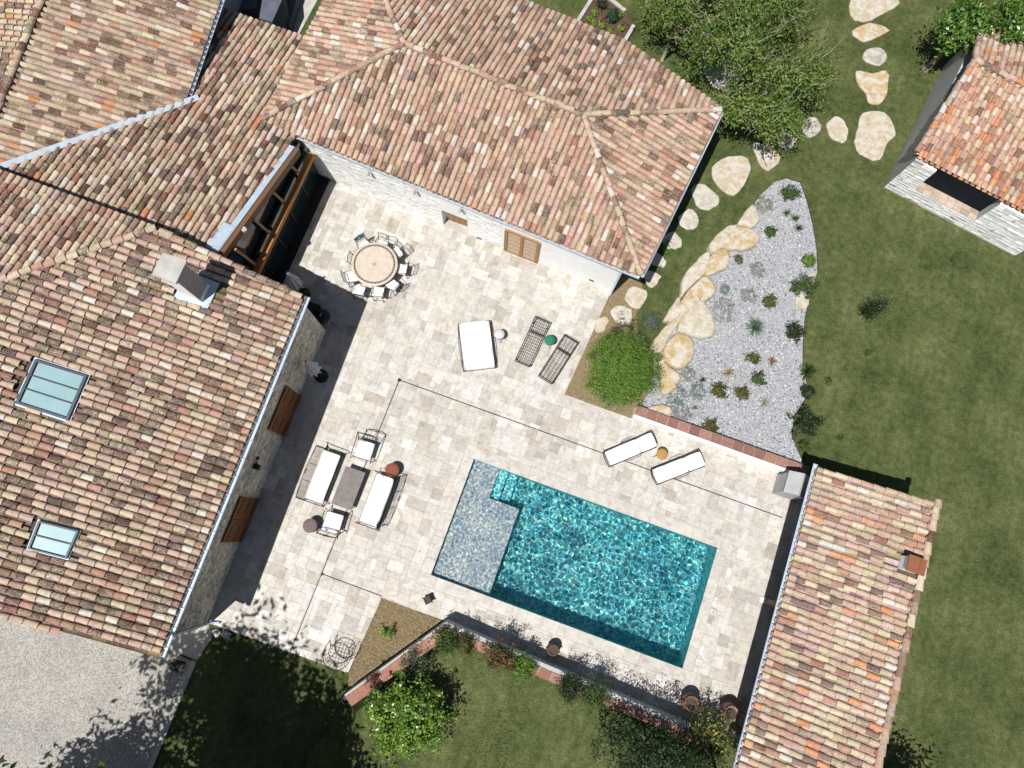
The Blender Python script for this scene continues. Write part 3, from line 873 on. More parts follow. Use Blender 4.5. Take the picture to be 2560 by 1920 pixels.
def skylight(P, bars, house, label, bar_dir):
    n = A_EN if A_EN.z > 0 else -A_EN
    fr = MB(); up = n * 0.13; inn = grow(P, 0.89); out_t = [p + up for p in P]; in_t = [p + up for p in inn]; in_b = [p + n * 0.06 for p in inn]; ob = [p - n * .05 for p in P]
    v = ob + out_t + in_t + in_b
    f = []
    for i in range(4):
        j = (i + 1) % 4
        f += [(i, j, 4 + j, 4 + i), (4 + i, 4 + j, 8 + j, 8 + i), (8 + i, 8 + j, 12 + j, 12 + i)]
    sk = fr.raw(v, f).build('skylight', M['frame'], house, True); sk['label'] = label
    a, b, c, d_ = in_b
    for i in range(bars + 1):
        t0, t1 = i / (bars + 1), (i + 1) / (bars + 1); e = 0.012
        q = [a.lerp(d_, t0 + e), b.lerp(c, t0 + e), b.lerp(c, t1 - e), a.lerp(d_, t1 - e)]
        MB().raw([p + n * .004 for p in q], [(3, 2, 1, 0)]).build('pane', M['blind'], sk, True)
    for i in range(bars):
        t = (i + 1) / (bars + 1)
        MB().bar(a.lerp(d_, t) + n * .03, b.lerp(c, t) + n * .03, 0.035, 0.05).build('glazing_bar', M['frame'], sk, True)
    fl = MB(); big = grow(P, 1.07); fl.raw([p + n * .05 for p in big], [(3, 2, 1, 0)]); fl.build('flashing', M['zinc'], sk, True)


skylight(SKY1, 2, house_a, 'larger skylight of three pale panes', None)
skylight(SKY2, 1, house_a, 'smaller skylight of two pale panes', None)
ch = MB(); czt = 6.85; zr = 4.75
ch.box((chc.x, chc.y, (zr + czt) / 2 - .2), (0.62, 0.62, czt - zr + .4))
ch_o = ch.build('chimney', M['render'], house_a, True)
MB().box((chc.x - .02, chc.y, czt + .05), (0.80, 0.78, 0.09)).build('cap_slab', M['concrete'], ch_o, True)
MB().box((chc.x + .315, chc.y, (zr + czt) / 2 + .1), (0.014, 0.60, czt - zr - .35)).build('side_shade', M['slate'], ch_o, True)  # thin mauve sheet paints the shade on the chimney's east face
fl = MB(); fl.box((chc.x, chc.y, 4.86), (1.12, 1.02, .03), ry=math.atan(.22)); fl.build('flashing', M['zinc'], ch_o, True)

# ---- B: the lower link roof and its glazed front
BP = lambda x, y: 3.12 - 0.205 * (y - 11.3 + 0.047 * (x + 11.9))
def bpt(px, py):
    z = 3.0
    for _ in range(30): p = at(px, py, z); z = BP(p.x, p.y)
    return Vector((p.x, p.y, z))


B_VN, B_VS = bpt(732, 352), bpt(528, 638)
B_NE, B_NW = bpt(757, 95), bpt(606, 42)
B_X = bpt(655, 300)
B_CC = bpt(470, 250); B_VL = bpt(0, 415)
house_b = thing('link_building', 'low link building with a glazed timber front set between the two larger houses', 'house', (-14, 9, 0))
B_NE2 = B_NE + (B_NE - B_NW).normalized() * 0.8
B_NW2 = B_NW - (B_NE - B_NW).normalized() * 1.6
wst = lambda p, d: Vector((p.x, p.y, BP(p.x, p.y)))
B_S2 = wst(Vector((-21.5, 5.35, 0)), 0); B_S1 = wst(Vector((B_VS.x, 5.3, 0)), 0)
B_VL2 = wst(B_VL + (B_VL - B_CC) * 0.15, 0)
vo = Vector((.77, -.64, 0)) * .24
polB = [B_NE2, B_NW2, wst(Vector((B_CC.x - .35, B_CC.y + 1.0, 0)), 0), wst(B_CC + vo * .8 + Vector((.1, .2, 0)), 0), wst(B_VL2 + vo, 0), B_S2, B_S1, B_VN, wst(Vector((B_VN.x - .1, 12.2, 0)), 0)]
roof_b = deck([polB], 'roof', house_b)
mats = tile_slope({}, polB, 'B', house_b, roof_b, du=0.235, ex=0.41, pan_col=(0.22, 0.14, 0.1))
lay_tiles(mats, 'B', roof_b, 290)
gutter(B_NE2, B_NW, house_b, out=(0, 1, 0), r=0.05)
vf = MB()                                                     # verge flashing and the leaded valley
vn, vs = B_VN + Vector((.10, -.25, .08)), B_S1 + Vector((.10, .2, .08))
vf.bar(vn, vs, 0.22, 0.05); vf.bar(vs + (vn - vs) * .05 + Vector((-.13, 0, .02)), vs + (vn - vs) * .26 + Vector((-.13, 0, .02)), 0.42, 0.05)
vf.build('verge_flashing', M['zinc'], house_b, True)
vv = MB(); vv.bar(B_CC + (B_CC - B_VL) * .06 + vo * .5 + Vector((0, 0, .1)), B_VL2 + vo * .5 + Vector((0, 0, .1)), 0.25, 0.05); vv.build('valley_flashing', M['zinc'], house_b, True)
gx = -11.78
MB().prism([(-12.4, 11.6), (-12.4, 15.4), (-22, 15.4), (-22, 5.3), (gx - .9, 5.3), (gx - .9, 11.5)], -0.3, 1.95).build('wall', M['grey_render'], house_b, True)
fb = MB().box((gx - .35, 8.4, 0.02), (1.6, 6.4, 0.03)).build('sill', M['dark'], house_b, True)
for i in range(5):
    y0, y1 = 5.5 + i * 1.19, 5.5 + (i + 1) * 1.19
    q = MB(); q.box((gx, (y0 + y1) / 2, 1.3), (0.03, y1 - y0 - .1, 2.3)); p_ = q.build('glass_panel', M['glass'], house_b, True)
    fq = MB(); fq.box((gx + .02, y0, 1.3), (0.07, 0.09, 2.5)); fq.box((gx + .02, (y0 + y1) / 2, .09), (.07, 1.1, .1)); fq.build('panel_frame', M['dark'], p_, True)
MB().bar((gx + .22, 5.35, 2.16), (gx + .22, 11.35, 2.08), 0.2, 0.24).build('front_beam', M['beam_new'], house_b, True)
ub = MB().bar(vs + Vector((.16, 0, -.2)), vn + Vector((.16, 0, -.2)), 0.24, 0.34).build('verge_beam', M['beam'], house_b, True)
for i in range(4):
    y = 6.3 + i * 1.35; zt = BP(-11.9, y)
    MB().bar((gx + .1, y, 2.3), (-11.82, y - .12, zt - .2), 0.09, 0.09).build('brace', M['oak'], house_b, True)
MB().raw([(gx - .1, 5.35, 2.5), (gx - .1, 11.3, 2.45), (gx - .1, 11.3, BP(-11.9, 11.3) - .25), (gx - .1, 5.35, BP(-11.9, 5.35) - .25)], [(0, 1, 2, 3)]).build('upper_glazing', M['glass'], house_b, True)
sp = MB(); c = vs.lerp(vn, .27) + Vector((.32, 0, -.12)); sp.box(c, (.13, .17, .13)); sp.lathe([(.06, 0), (.07, .06)], (c.x + .05, c.y, c.z - .02), 8); sp.build('floodlight', M['grey_render'], house_b, True)

# ---- C: the roof in the upper left corner
C0 = B_CC + Vector((0.0, 0.0, 0.10)); cu = Vector((at(556, 0, C0.z) - at(470, 250, C0.z))).normalized(); cw = Vector((-cu.y, cu.x, 0))   # cu runs up the eave, cw to the west
cs = 0.20
cpt = lambda a, b: C0 + cu * a + cw * b + Vector((0, 0, cs * b))
house_c = thing('upper_wing', 'tiled house wing with a pale ridge in the upper left corner', 'house', (-21, 14, 0))
RB = 5.65
vl = B_VL2 - B_CC; va, vb = vl.dot(cu), vl.dot(cw)
polC_e = [cpt(8.0, 0), cpt(-.05, 0), cpt(va * RB / vb, RB), cpt(8.0, RB)]
polC_w = [cpt(-9, 2 * RB), cpt(8.0, 2 * RB), cpt(8.0, RB), cpt(-9, RB)]
for p in polC_w[:2]: p.z = C0.z
roof_c = deck([polC_e, polC_w], 'roof', house_c)
mats = tile_slope({}, polC_e, "C", house_c, roof_c, du=0.235, ex=0.41)
mats += tile_slope({}, polC_w, "C", house_c, roof_c, du=0.235, ex=0.41)
lay_tiles(mats, 'C', roof_c, 290)
ridge_run(cpt(-8.5, RB) + Vector((0, 0, .06)), cpt(8.0, RB) + Vector((0, 0, .06)), roof_c, 'C', 0.14)
gutter(cpt(8, 0), cpt(.2, 0), house_c, out=-cw, r=0.06)
MB().prism([cpt(8, .3), cpt(.3, .3), cpt(-.5, 2 * RB - .3), cpt(8, 2 * RB - .3)], -0.3, C0.z - .15).build('wall', M['grey_render'], house_c, True)

# ---- D: the hipped house
DZ = 3.12; DR = 4.32
D_FL, D_FR = at(656, 300, DZ), at(1601, 688, DZ); D_BR = at(1800, 277, 3.42); D_CH = at(1561, 105, DZ)
D_R1, D_R2 = at(1010, 112, DR), at(1458, 289, DR)
bdir = (D_CH - D_R2); fdir = (D_FR - D_FL).normalized()
D_BL = D_CH - fdir * 13.2; D_BL.z = DZ
ldir = (at(816, 0, DZ) - D_FL).normalized(); 
# left eave meets the back eave
tt = ((D_BL - D_FL).cross(fdir)).z / (ldir.cross(fdir)).z; D_BL = D_FL + ldir * tt
D_R1b = at(966, 0, DR)
house_d = thing('white_house', 'white rendered house with a hipped tile roof and grey gutter', 'house', (-5, 15, 0))
polD_f = [D_FL, D_FR, D_R2, D_R1]; polD_r = [D_FR, D_BR, D_R2]; polD_b = [D_CH, D_BL, D_R1, D_R2, D_BR]; polD_l = [D_BL, D_FL, D_R1]
roof_d = deck([polD_f, polD_r, polD_b, polD_l], 'roof', house_d)
mats = []
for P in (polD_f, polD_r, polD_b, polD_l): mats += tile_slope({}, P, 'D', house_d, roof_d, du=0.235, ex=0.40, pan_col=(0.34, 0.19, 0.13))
lay_tiles(mats, 'D', roof_d, 290)
up = Vector((0, 0, .05))
for a, b in ((D_R2, D_R1), (D_FR, D_R2), (D_BR, D_R2), (D_FL, D_R1), (D_BL, D_R1)): ridge_run(a + up, b + up, roof_d, 'D', 0.115, ex=0.38)
gutter(D_FL, D_FR, house_d, out=(0, -1, 0)); gutter(D_FR, D_BR, house_d, out=(1, 0, 0)); gutter(D_BR, D_CH, house_d, out=(0.5, 1, 0), r=.06); gutter(D_CH, D_BL, house_d, out=(0, 1, 0), r=.06)
dw = [(-11.69, DWALL(-11.69)), (-6.12, DWALL(-6.12)), (-6.12, DWALL(-6) + .36), (-4.99, DWALL(-5) + .36), (-4.99, DWALL(-4.99)), (1.47, 10.89), (2.35, 18.0), (-1.7, 19.4), (-12.7, 19.9), (-12.9, 11.6)]
MB().prism(dw, -0.3, 3.05).build('wall', M['render'], house_d, True)
MB().box((-5.555, DWALL(-5.55) + .165, 2.25), (1.14, .37, 1.6), rz=-.044).build('lintel', M['render'], house_d, True)
dirD = Vector((1, -0.0441, 0)).normalized(); outD = Vector((-0.0441, -1, 0)).normalized()
W0 = Vector((-11.69, DWALL(-11.69), 0))
stones(W0, Vector((-3.5, DWALL(-3.5), 0)), 0.0, 2.98, outD, M['stoneW'], house_d, ((5.45, 6.8, -1, 1.5),), 1.1, tints=[(1, 1, 1), (.97, .97, .96), (1.02, 1.02, 1.02), (.95, .94, .92)], proud=.35, var=(.93, 1.05))
MB().prism([(-6.14, DWALL(-6.1) - .02), (-4.97, DWALL(-5) - .02), (-4.97, DWALL(-5) + .37), (-6.14, DWALL(-6.1) + .37)], -.2, .006).build('doorstep', M['concrete'], house_d, True)
dq = MB()
for k in range(4): dq.box((-5.98 + (k + .5) * .245, DWALL(-5.5) + .33, .8), (.235, .05, 1.6), rz=-.044)
dq.build('door', M['oak'], house_d, True)
fx0, fx1 = -3.3, -1.93
fr_ = MB()
for x in (fx0, (fx0 + fx1) / 2, fx1): fr_.box((x, DWALL(x) - .04, 1.06), (.13, .08, 2.06))
for z in (.1, 2.06): fr_.box(((fx0 + fx1) / 2, DWALL(-2.6) - .038, z), (1.30, .07, .12), rz=-.044)
fd = fr_.build('french_window', M['oak'], house_d, True)
for s in (0, 1):
    for k in range(5):
        cx = fx0 + .345 + s * .68
        MB().box((cx, DWALL(cx) - .02, .32 + k * .38), (.54, .03, .34), rz=-.044).build('pane', M['blind'] if False else M['table_stone'], fd, True)
    for k in range(6):
        cx = fx0 + .345 + s * .68
        MB().box((cx, DWALL(cx) - .04, .13 + k * .38), (.54, .05, .03), rz=-.044).build('glazing_bar', M['oak'], fd, True)
for x in (-9.06, -7.11, -5.19):
    g_ = MB(); g_.bar((x, DWALL(x), 2.55), (x, DWALL(x) - .16, 2.55), .03, .03); g_.lathe([(.02, .1), (.055, .07), (.08, 0), (.06, -.06), (.0, -.08)], (x, DWALL(x) - .17, 2.47), 10)
    g_.build('globe_lamp', M['grey_render'], house_d, True)
for x, z in ((-4.48, .12), (0.5, .38)): MB().box((x, DWALL(x) - .012, z), (.2, .03, .07), rz=-.044).build('air_vent', M['dark'], house_d, True)
dd_ = MB().tube([(1.32, 10.82, 2.95), (1.42, 10.72, 2.7), (1.42, 10.72, .05)], .045, 8); dd_.build('downpipe', M['zinc'], house_d, True)

# ---- P: the pool house
PZ, PR = 2.42, 3.3
P_GN, P_GS = at(2046, 1170, PZ), at(1854, 1890, PZ); P_RN = at(2342, 1256, PR); P_GS = P_GS + (P_GS - P_GN).normalized() * 0.9
P_RS = P_RN + (P_GS - P_GN); P_RS.z = PR
house_p = thing('pool_house', 'long pool house with a single slope tile roof beside the pool end', 'pool house', (12.5, 1, 0))
polP = [P_GN, P_GS, P_RS, P_RN]
roof_p = deck([polP], 'roof', house_p)
pc = at(2292, 1413, 3.75)


def skip_p(c, t, o): return abs(o.x - pc.x + .05) < 0.42 and abs(o.y - pc.y) < 0.38


mats = tile_slope(dict(short_first=True), polP, 'P', house_p, roof_p, du=0.25, ex=0.42, skip=skip_p, pan_col=(0.36, 0.25, 0.2))
lay_tiles(mats, 'P', roof_p, 290)
ridge_run(P_RS + Vector((.02, 0, .0)), P_RN + Vector((.02, .05, .0)), roof_p, 'C', 0.14, ex=0.42, mortar=False, jit=.25)
gutter(P_GN + Vector((-.02, .12, 0)), P_GS, house_p, out=(-1, 0, 0), r=.08)
bk = P_RN.x - .2
MB().prism([(bk - .3, P_GN.y - .1), (bk, P_GN.y - .1), (P_RS.x - .2, P_GS.y + .1), (P_RS.x - .5, P_GS.y + .1)], -0.3, PR - .18).build('back_wall', M['render'], house_p, True)
MB().prism([(11.3, P_GN.y - .12), (bk, P_GN.y - .12), (bk, P_GN.y - .4), (11.3, P_GN.y - .4)], -0.3, [2.45, 3.05, 3.05, 2.45]).build('end_wall', M['render'], house_p, True)
MB().prism([(10.9, -3.6), (bk, -3.6), (bk, -3.9), (10.9, -3.9)], -0.3, [2.36, 3.05, 3.05, 2.36]).build('end_wall', M['render'], house_p, True)
for y in (5.6, 1.17, -3.5):
    MB().box((10.95, y, 1.16), (.18, .18, 2.34)).build('post', M['beam'], house_p, True)
MB().bar((10.95, P_GN.y - .1, 2.26), (11.0, P_GS.y + .1, 2.26), .18, .2).build('plate_beam', M['beam'], house_p, True)
MB().box((10.95, 1.165, .035), (.62, .2, .06)).build('threshold_stone', M['render'], house_p, True)
hk = MB(); hx, hy = 10.42, 5.62
hk.prism([(hx - .42, hy - .42), (hx + .35, hy - .42), (hx + .35, hy + .35), (hx - .42, hy + .35)], 0, 1.25)
hk.raw([(hx - .46, hy - .46, 1.25), (hx + .4, hy - .46, 1.25), (hx + .4, hy + .4, 1.25), (hx - .46, hy + .4, 1.25), (hx - .03, hy - .46, 1.62), (hx - .03, hy + .4, 1.62)], [(0, 4, 5, 3), (1, 2, 5, 4), (0, 1, 4), (2, 3, 5)])
hk.build('side_oven', M['grey_render'], house_p, True)
cp = MB(); cp.box((pc.x, pc.y, 3.2), (.5, .46, .9)); cp_o = cp.build('chimney', M['render'], house_p, True)
c2 = MB(); c2.box((pc.x, pc.y, 3.74), (.62, .56, .05)); c2.box((pc.x + .09, pc.y, 3.775), (.02, .56, .02)); c2.build('cap', M['copper'], cp_o, True)
MB().box((pc.x - .06, pc.y - .05, 3.05), (.86, .74, .03), ry=-.21).build('flashing', M['zinc'], cp_o, True)

# ---- F: the open shed in the upper right
FZ, FR_ = 2.42, 3.32
F_EL, F_ER = at(2287, 384, FZ), at(2566, 528, FZ); fu = (F_ER - F_EL).normalized()
F_RL = at(2432, 152, FR_); F_ER = F_EL + fu * 6.2
F_RR = F_RL + fu * 6.2; F_BLx = at(2455, 42, 2.45); F_BRx = F_BLx + fu * 6.2
house_f = thing('stone_shed', 'open fronted stone shed with orange tile edges in the upper right corner', 'shed', (14, 22, 0))
polF_f = [F_EL, F_ER, F_RR, F_RL]; polF_b = [F_BRx, F_BLx, F_RL, F_RR]
roof_f = deck([polF_f, polF_b], 'roof', house_f)
mats = tile_slope({}, polF_f, 'F', house_f, roof_f, du=0.25, ex=0.36, pan_col=(0.5, 0.22, 0.13)) + tile_slope({}, polF_b, 'F', house_f, roof_f, du=0.25, ex=0.36, pan_col=(0.5, 0.22, 0.13))
lay_tiles(mats, 'F', roof_f, 290)
ridge_run(F_RL + Vector((0, 0, .07)), F_RR + Vector((0, 0, .07)), roof_f, 'F', 0.13)
for a, b in ((F_EL, F_RL), (F_BLx, F_RL)): ridge_run(a + Vector((.03, 0, .06)), b + Vector((.03, 0, .06)), roof_f, 'F', 0.115, mortar=True, ex=.36)
fy = Vector((-fu.y, fu.x, 0)); F0 = Vector((11.12, 19.6, 0))
fp = lambda a, b, z=0.0: F0 + fu * a + fy * b + Vector((0, 0, z))
fl2 = lambda a, b: F0 + fu * a + (F_BLx - F_EL).normalized() * b
lw = [F0, fl2(.4, 0), fl2(.4, 6.9), fl2(0, 6.9)]
MB().prism([(p.x, p.y) for p in lw], -0.3, [2.3, 2.3, 2.3, 2.3], (.7, .7, .7, 1)).build('side_wall', M['grey_render'], house_f, True)
MB().prism([(p.x, p.y) for p in (fl2(.4, 6.5), fl2(6, 6.5), fl2(6, 6.9), fl2(.4, 6.9))], -0.3, 2.3, (.7, .7, .7, 1)).build('back_wall', M['grey_render'], house_f, True)
MB().prism([(p.x, p.y) for p in (fp(.4, 0), fp(.95, 0), fp(.95, .42), fp(.4, .42))], -0.3, 2.25, (.8, .8, .8, 1)).build('front_pier', M['stoneW'], house_f, True)
MB().prism([(p.x, p.y) for p in (fp(3.75, 0), fp(6.2, 0), fp(6.2, .42), fp(3.75, .42))], -0.3, 2.25, (.8, .8, .8, 1)).build('front_wall', M['stoneW'], house_f, True)
MB().prism([(p.x, p.y) for p in (fp(.95, .01), fp(3.75, .01), fp(3.75, .42), fp(.95, .42))], -0.3, .72, (.8, .8, .8, 1)).build('parapet', M['stoneW'], house_f, True)
stones(fp(0, 0), fp(.95, 0), 0, 2.2, -fy, M['stoneW'], house_f, size=1.4, proud=.3, var=(.93, 1.05), tints=[(1, 1, 1), (.97, .96, .94), (1.02, 1.02, 1.01)]); stones(fp(.95, .01), fp(3.75, .01), 0, .68, -fy, M['stoneW'], house_f, size=1.25, proud=.3, var=(.93, 1.05), tints=[(1, 1, 1), (.97, .96, .94), (1.02, 1.02, 1.01)]); stones(fp(3.75, 0), fp(6.2, 0), 0, 2.2, -fy, M['stoneW'], house_f, size=1.4, proud=.3, var=(.93, 1.05), tints=[(1, 1, 1), (.97, .96, .94), (1.02, 1.02, 1.01)])
for k in range(8):
    for r_ in range(2):
        a = 1.0 + k * .345; b = .02 + r_ * .24; q = [fp(a, b), fp(a + .335, b), fp(a + .335, b + .23), fp(a, b + .23)]
        slab_mb([(p.x, p.y) for p in q], .76, (*lin((214, 196, 180), .72 * rng.uniform(.72, 1.08)), 1)).build('ledge_tile', M['trav'], house_f, True)
MB().prism([(p.x, p.y) for p in (fp(.4, .4), fp(6, .4), fp(6, 6.5), fp(.4, 6.5))], -.2, .0).build('floor', M['concrete'], house_f, True)

# ---- courtyard behind the link building
cy = thing('courtyard_wall', 'rendered walls darkened in colour for the shade of the courtyard at the top edge', 'wall', (-15.5, 18, 0))
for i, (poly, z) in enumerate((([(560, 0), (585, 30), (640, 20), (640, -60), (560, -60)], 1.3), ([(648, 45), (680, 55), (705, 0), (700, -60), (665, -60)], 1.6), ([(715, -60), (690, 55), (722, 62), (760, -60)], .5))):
    MB().prism([(at(x, y, z).x, at(x, y, z).y) for x, y in poly], -.2, z).build('wall_block', M['shade_navy'], cy, True)
structure('courtyard_paving', MB().prism([(-19, 15.2), (-15.4, 15.2), (-15.2, 21), (-19, 21)], -.2, -.02), M['concrete'])

# ------------------------------------------------------------------ foliage builders
def leaf_cloud(P, N, size, aspect=0.45, cols=None, fold=0.25, jit=0.35, r=rng):
    """one folded leaf for each point P with normal N"""
    n = len(P); N = N / np.maximum(np.linalg.norm(N, axis=1, keepdims=True), 1e-6)
    t = r.normal(size=(n, 3)); T = np.cross(N, t); T /= np.maximum(np.linalg.norm(T, axis=1, keepdims=True), 1e-6); B = np.cross(N, T)
    s = (size * r.uniform(1 - jit, 1 + jit, n))[:, None]
    V = np.stack([P - T * s * .5, P - B * s * aspect * .5 + N * s * fold * .3, P + T * s * .5 - N * s * fold * .25, P + B * s * aspect * .5 + N * s * fold * .3], 1).reshape(-1, 3)
    F = np.arange(4 * n).reshape(n, 4)
    cols = np.asarray(cols, float); C = cols[r.integers(len(cols), size=n)] * r.uniform(.75, 1.25, (n, 1))
    return V, F, np.c_[np.clip(C, 0, 1), np.ones(n)]


def clumps(c, rad, n_clump, per, rc, shell=0.55, squash_bottom=True, r=rng):
    """points and outward normals of leaf clumps spread through an ellipsoid; leaves gaps between clumps"""
    d = r.normal(size=(n_clump, 3)); d /= np.linalg.norm(d, axis=1, keepdims=True)
    if squash_bottom: d[:, 2] = np.where(d[:, 2] < -0.3, -d[:, 2] * .6, d[:, 2])
    k = r.uniform(shell, 1.0, (n_clump, 1)) * r.uniform(.85, 1.12, (n_clump, 1))
    cc = np.array(c) + d * np.array(rad) * k
    P = np.repeat(cc, per, 0) + r.normal(size=(n_clump * per, 3)) * rc * r.uniform(.5, 1.3, (n_clump, 1)).repeat(per, 0)
    N = np.repeat(d, per, 0) * .7 + np.array([0, 0, .5]) + r.normal(size=(n_clump * per, 3)) * .6
    return P, N, cc


GREENS = dict(
    fresh=[(.14, .25, .035), (.11, .21, .03), (.19, .3, .05), (.08, .16, .025)], mid=[(.055, .1, .025), (.075, .125, .03), (.045, .085, .02), (.1, .145, .04)],
    dark=[(.022, .045, .014), (.03, .06, .018), (.04, .07, .02), (.018, .036, .012)], olive=[(.09, .10, .025), (.12, .12, .03), (.07, .08, .02), (.14, .13, .04)],
    silver=[(.24, .26, .24), (.3, .32, .3), (.2, .22, .2), (.34, .35, .32)], blue=[(.17, .24, .23), (.22, .29, .28), (.13, .19, .19)], straw=[(.34, .25, .12), (.26, .18, .08), (.4, .31, .17)],
    rust=[(.24, .11, .06), (.3, .16, .09), (.18, .09, .05)], pale=[(.3, .29, .2), (.25, .26, .17), (.36, .34, .25)], yucca=[(.13, .22, .16), (.17, .27, .2), (.09, .16, .11), (.2, .28, .18)],
    lime=[(.2, .33, .04), (.25, .38, .06), (.15, .26, .03)], yellow=[(.4, .4, .1), (.3, .34, .07), (.2, .26, .05)], red=[(.2, .03, .03), (.3, .06, .05), (.12, .03, .02), (.05, .08, .02)])


def shrub(name, label, cat, px, py, rad_px, h, cols, mat='leaf', n_clump=60, per=40, size=.07, rc=.09, z0=0.0, stem=True, shell=.4, aspect=.45, extra=None, group=None, xy=None, part='foliage'):
    c = at(px, py, z0 + h * .55) if xy is None else Vector((*xy, z0 + h * .55)); r_ = rad_px / 63.0
    o = thing(name, label, cat, (c.x, c.y, z0), 0, group)
    P, N, cc = clumps((0, 0, h * .55), (r_ * .95, r_ * .95, h * .5), n_clump, per, rc, shell)
    P[:, 2] = np.maximum(P[:, 2], 0.01)
    V, F, C = leaf_cloud(P, N, size, aspect, GREENS[cols] if isinstance(cols, str) else cols)
    me = np_object(part, V, F, C, M[mat]); me.parent = o
    if extra:
        k, ecols, esz = extra; idx = rng.choice(len(P), k); V, F, C = leaf_cloud(P[idx] + N[idx] * .03 + rng.normal(size=(k, 3)) * .02, N[idx], esz, .7, GREENS[ecols] if isinstance(ecols, str) else ecols)
        f = np_object('blossom', V, F, C, M['leaf_dull']); f.parent = o
    if stem:
        m = MB()
        for q in cc[rng.choice(len(cc), min(9, len(cc)), replace=False)]:
            m.tube([(0, 0, 0), (q[0] * .4, q[1] * .4, q[2] * .55), tuple(q)], [.02 + r_ * .012, .012 + r_ * .008, .006], 5)
        m.build('stem', M['bark'], o)
    return o


def rosette(name, label, px, py, rad_px, h, cols, n=90, w=.02, z0=0.0, mat='leaf_dull', spread=(.15, 1.45), group=None, cat='plant'):
    c = at(px, py, z0); R = rad_px / 63.0; o = thing(name, label, cat, (c.x, c.y, z0), 0, group)
    V = []; F = []; C = []; b = 0; cl = GREENS[cols]
    for i in range(n):
        a = rng.uniform(0, 2 * np.pi); t = rng.uniform(*spread); L = R * rng.uniform(.75, 1.1); up_ = h * rng.uniform(.6, 1.1)
        hx, hy = np.cos(a), np.sin(a); sx, sy = -hy * w, hx * w
        rr = [0, .45, 1.0]; pr = [(L * q * np.sin(t) , up_ * (q * np.cos(t) * 1.2 + .35 * q * (1 - q * q * np.sin(t)))) for q in rr]
        for q, (d_, z) in enumerate(pr):
            k = (.7, 1, .12)[q]; V += [(hx * d_ + sx * k, hy * d_ + sy * k, max(z, .01)), (hx * d_ - sx * k, hy * d_ - sy * k, max(z, .01))]
        F += [(b, b + 1, b + 3, b + 2), (b + 2, b + 3, b + 5, b + 4)]; b += 6
        cc = np.array(cl[rng.integers(len(cl))]) * rng.uniform(.7, 1.25); C += [(*cc, 1)] * 2
    f = np_object('leaves', V, F, C, M[mat]); f.parent = o
    return o


def tree(name, label, base, h, crown, cols, n_clump, per, size, rc, mat='leaf', bark='bark', trunk=.12, shell=.35, branches=14, bare=0, squash=True, aspect=.45):
    """crown: list of (centre offset, radii); trunk and limbs reach into the clumps"""
    o = thing(name, label, 'tree', base); Vs = []; Fs = []; Cs = []; b = 0; ends = []
    for (cc0, rad) in crown:
        P, N, cc = clumps(cc0, rad, n_clump, per, rc, shell, squash); V, F, C = leaf_cloud(P, N, size, aspect, GREENS[cols] if isinstance(cols, str) else cols)
        Vs.append(V); Fs.append(F + b); Cs.append(C); b += len(V); ends.append((Vector(cc0), cc))
    f = np_object('crown', np.concatenate(Vs), np.concatenate(Fs), np.concatenate(Cs), M[mat]); f.parent = o
    m = MB(); fork = Vector((0, 0, h * .32))
    m.tube([(0, 0, -.1), (.04, .02, h * .16), fork], [trunk * 1.25, trunk, trunk * .85], 8)
    for cen, cc in ends:
        m.tube([fork, fork.lerp(cen, .5) + Vector((rng.normal(0, .15), rng.normal(0, .15), .1)), cen], [trunk * .8, trunk * .55, trunk * .3], 7)
        for q in cc[rng.choice(len(cc), min(branches, len(cc)), replace=False)]:
            q = Vector(q); s_ = cen.lerp(fork, rng.uniform(0, .5)); md = s_.lerp(q, .5) + Vector(rng.normal(0, .12, 3))
            m.tube([s_, md, q], [trunk * .3, trunk * .17, trunk * .06], 5)
    m.build('trunk', M[bark], o)
    if bare:
        tw = MB()
        for cen, cc in ends:
            for q in cc[rng.choice(len(cc), min(bare, len(cc)), replace=False)]:
                q = Vector(q); out = (q - cen).normalized() * .35 + Vector((0, 0, .28)); p = q + Vector(rng.normal(0, .12, 3)); pl = [p]
                for k in range(3): p = p + out * rng.uniform(.5, .9) + Vector(rng.normal(0, .13, 3)); pl.append(p)
                tw.tube(pl, [.017, .013, .009, .004], 5)
                for k in (1, 2):
                    tw.tube([pl[k], pl[k] + Vector(rng.normal(0, .2, 3)) + out * .4], [.009, .003], 4)
        tw.build('bare_twigs', M['pale_bark'], o, kind='stuff')
    return o


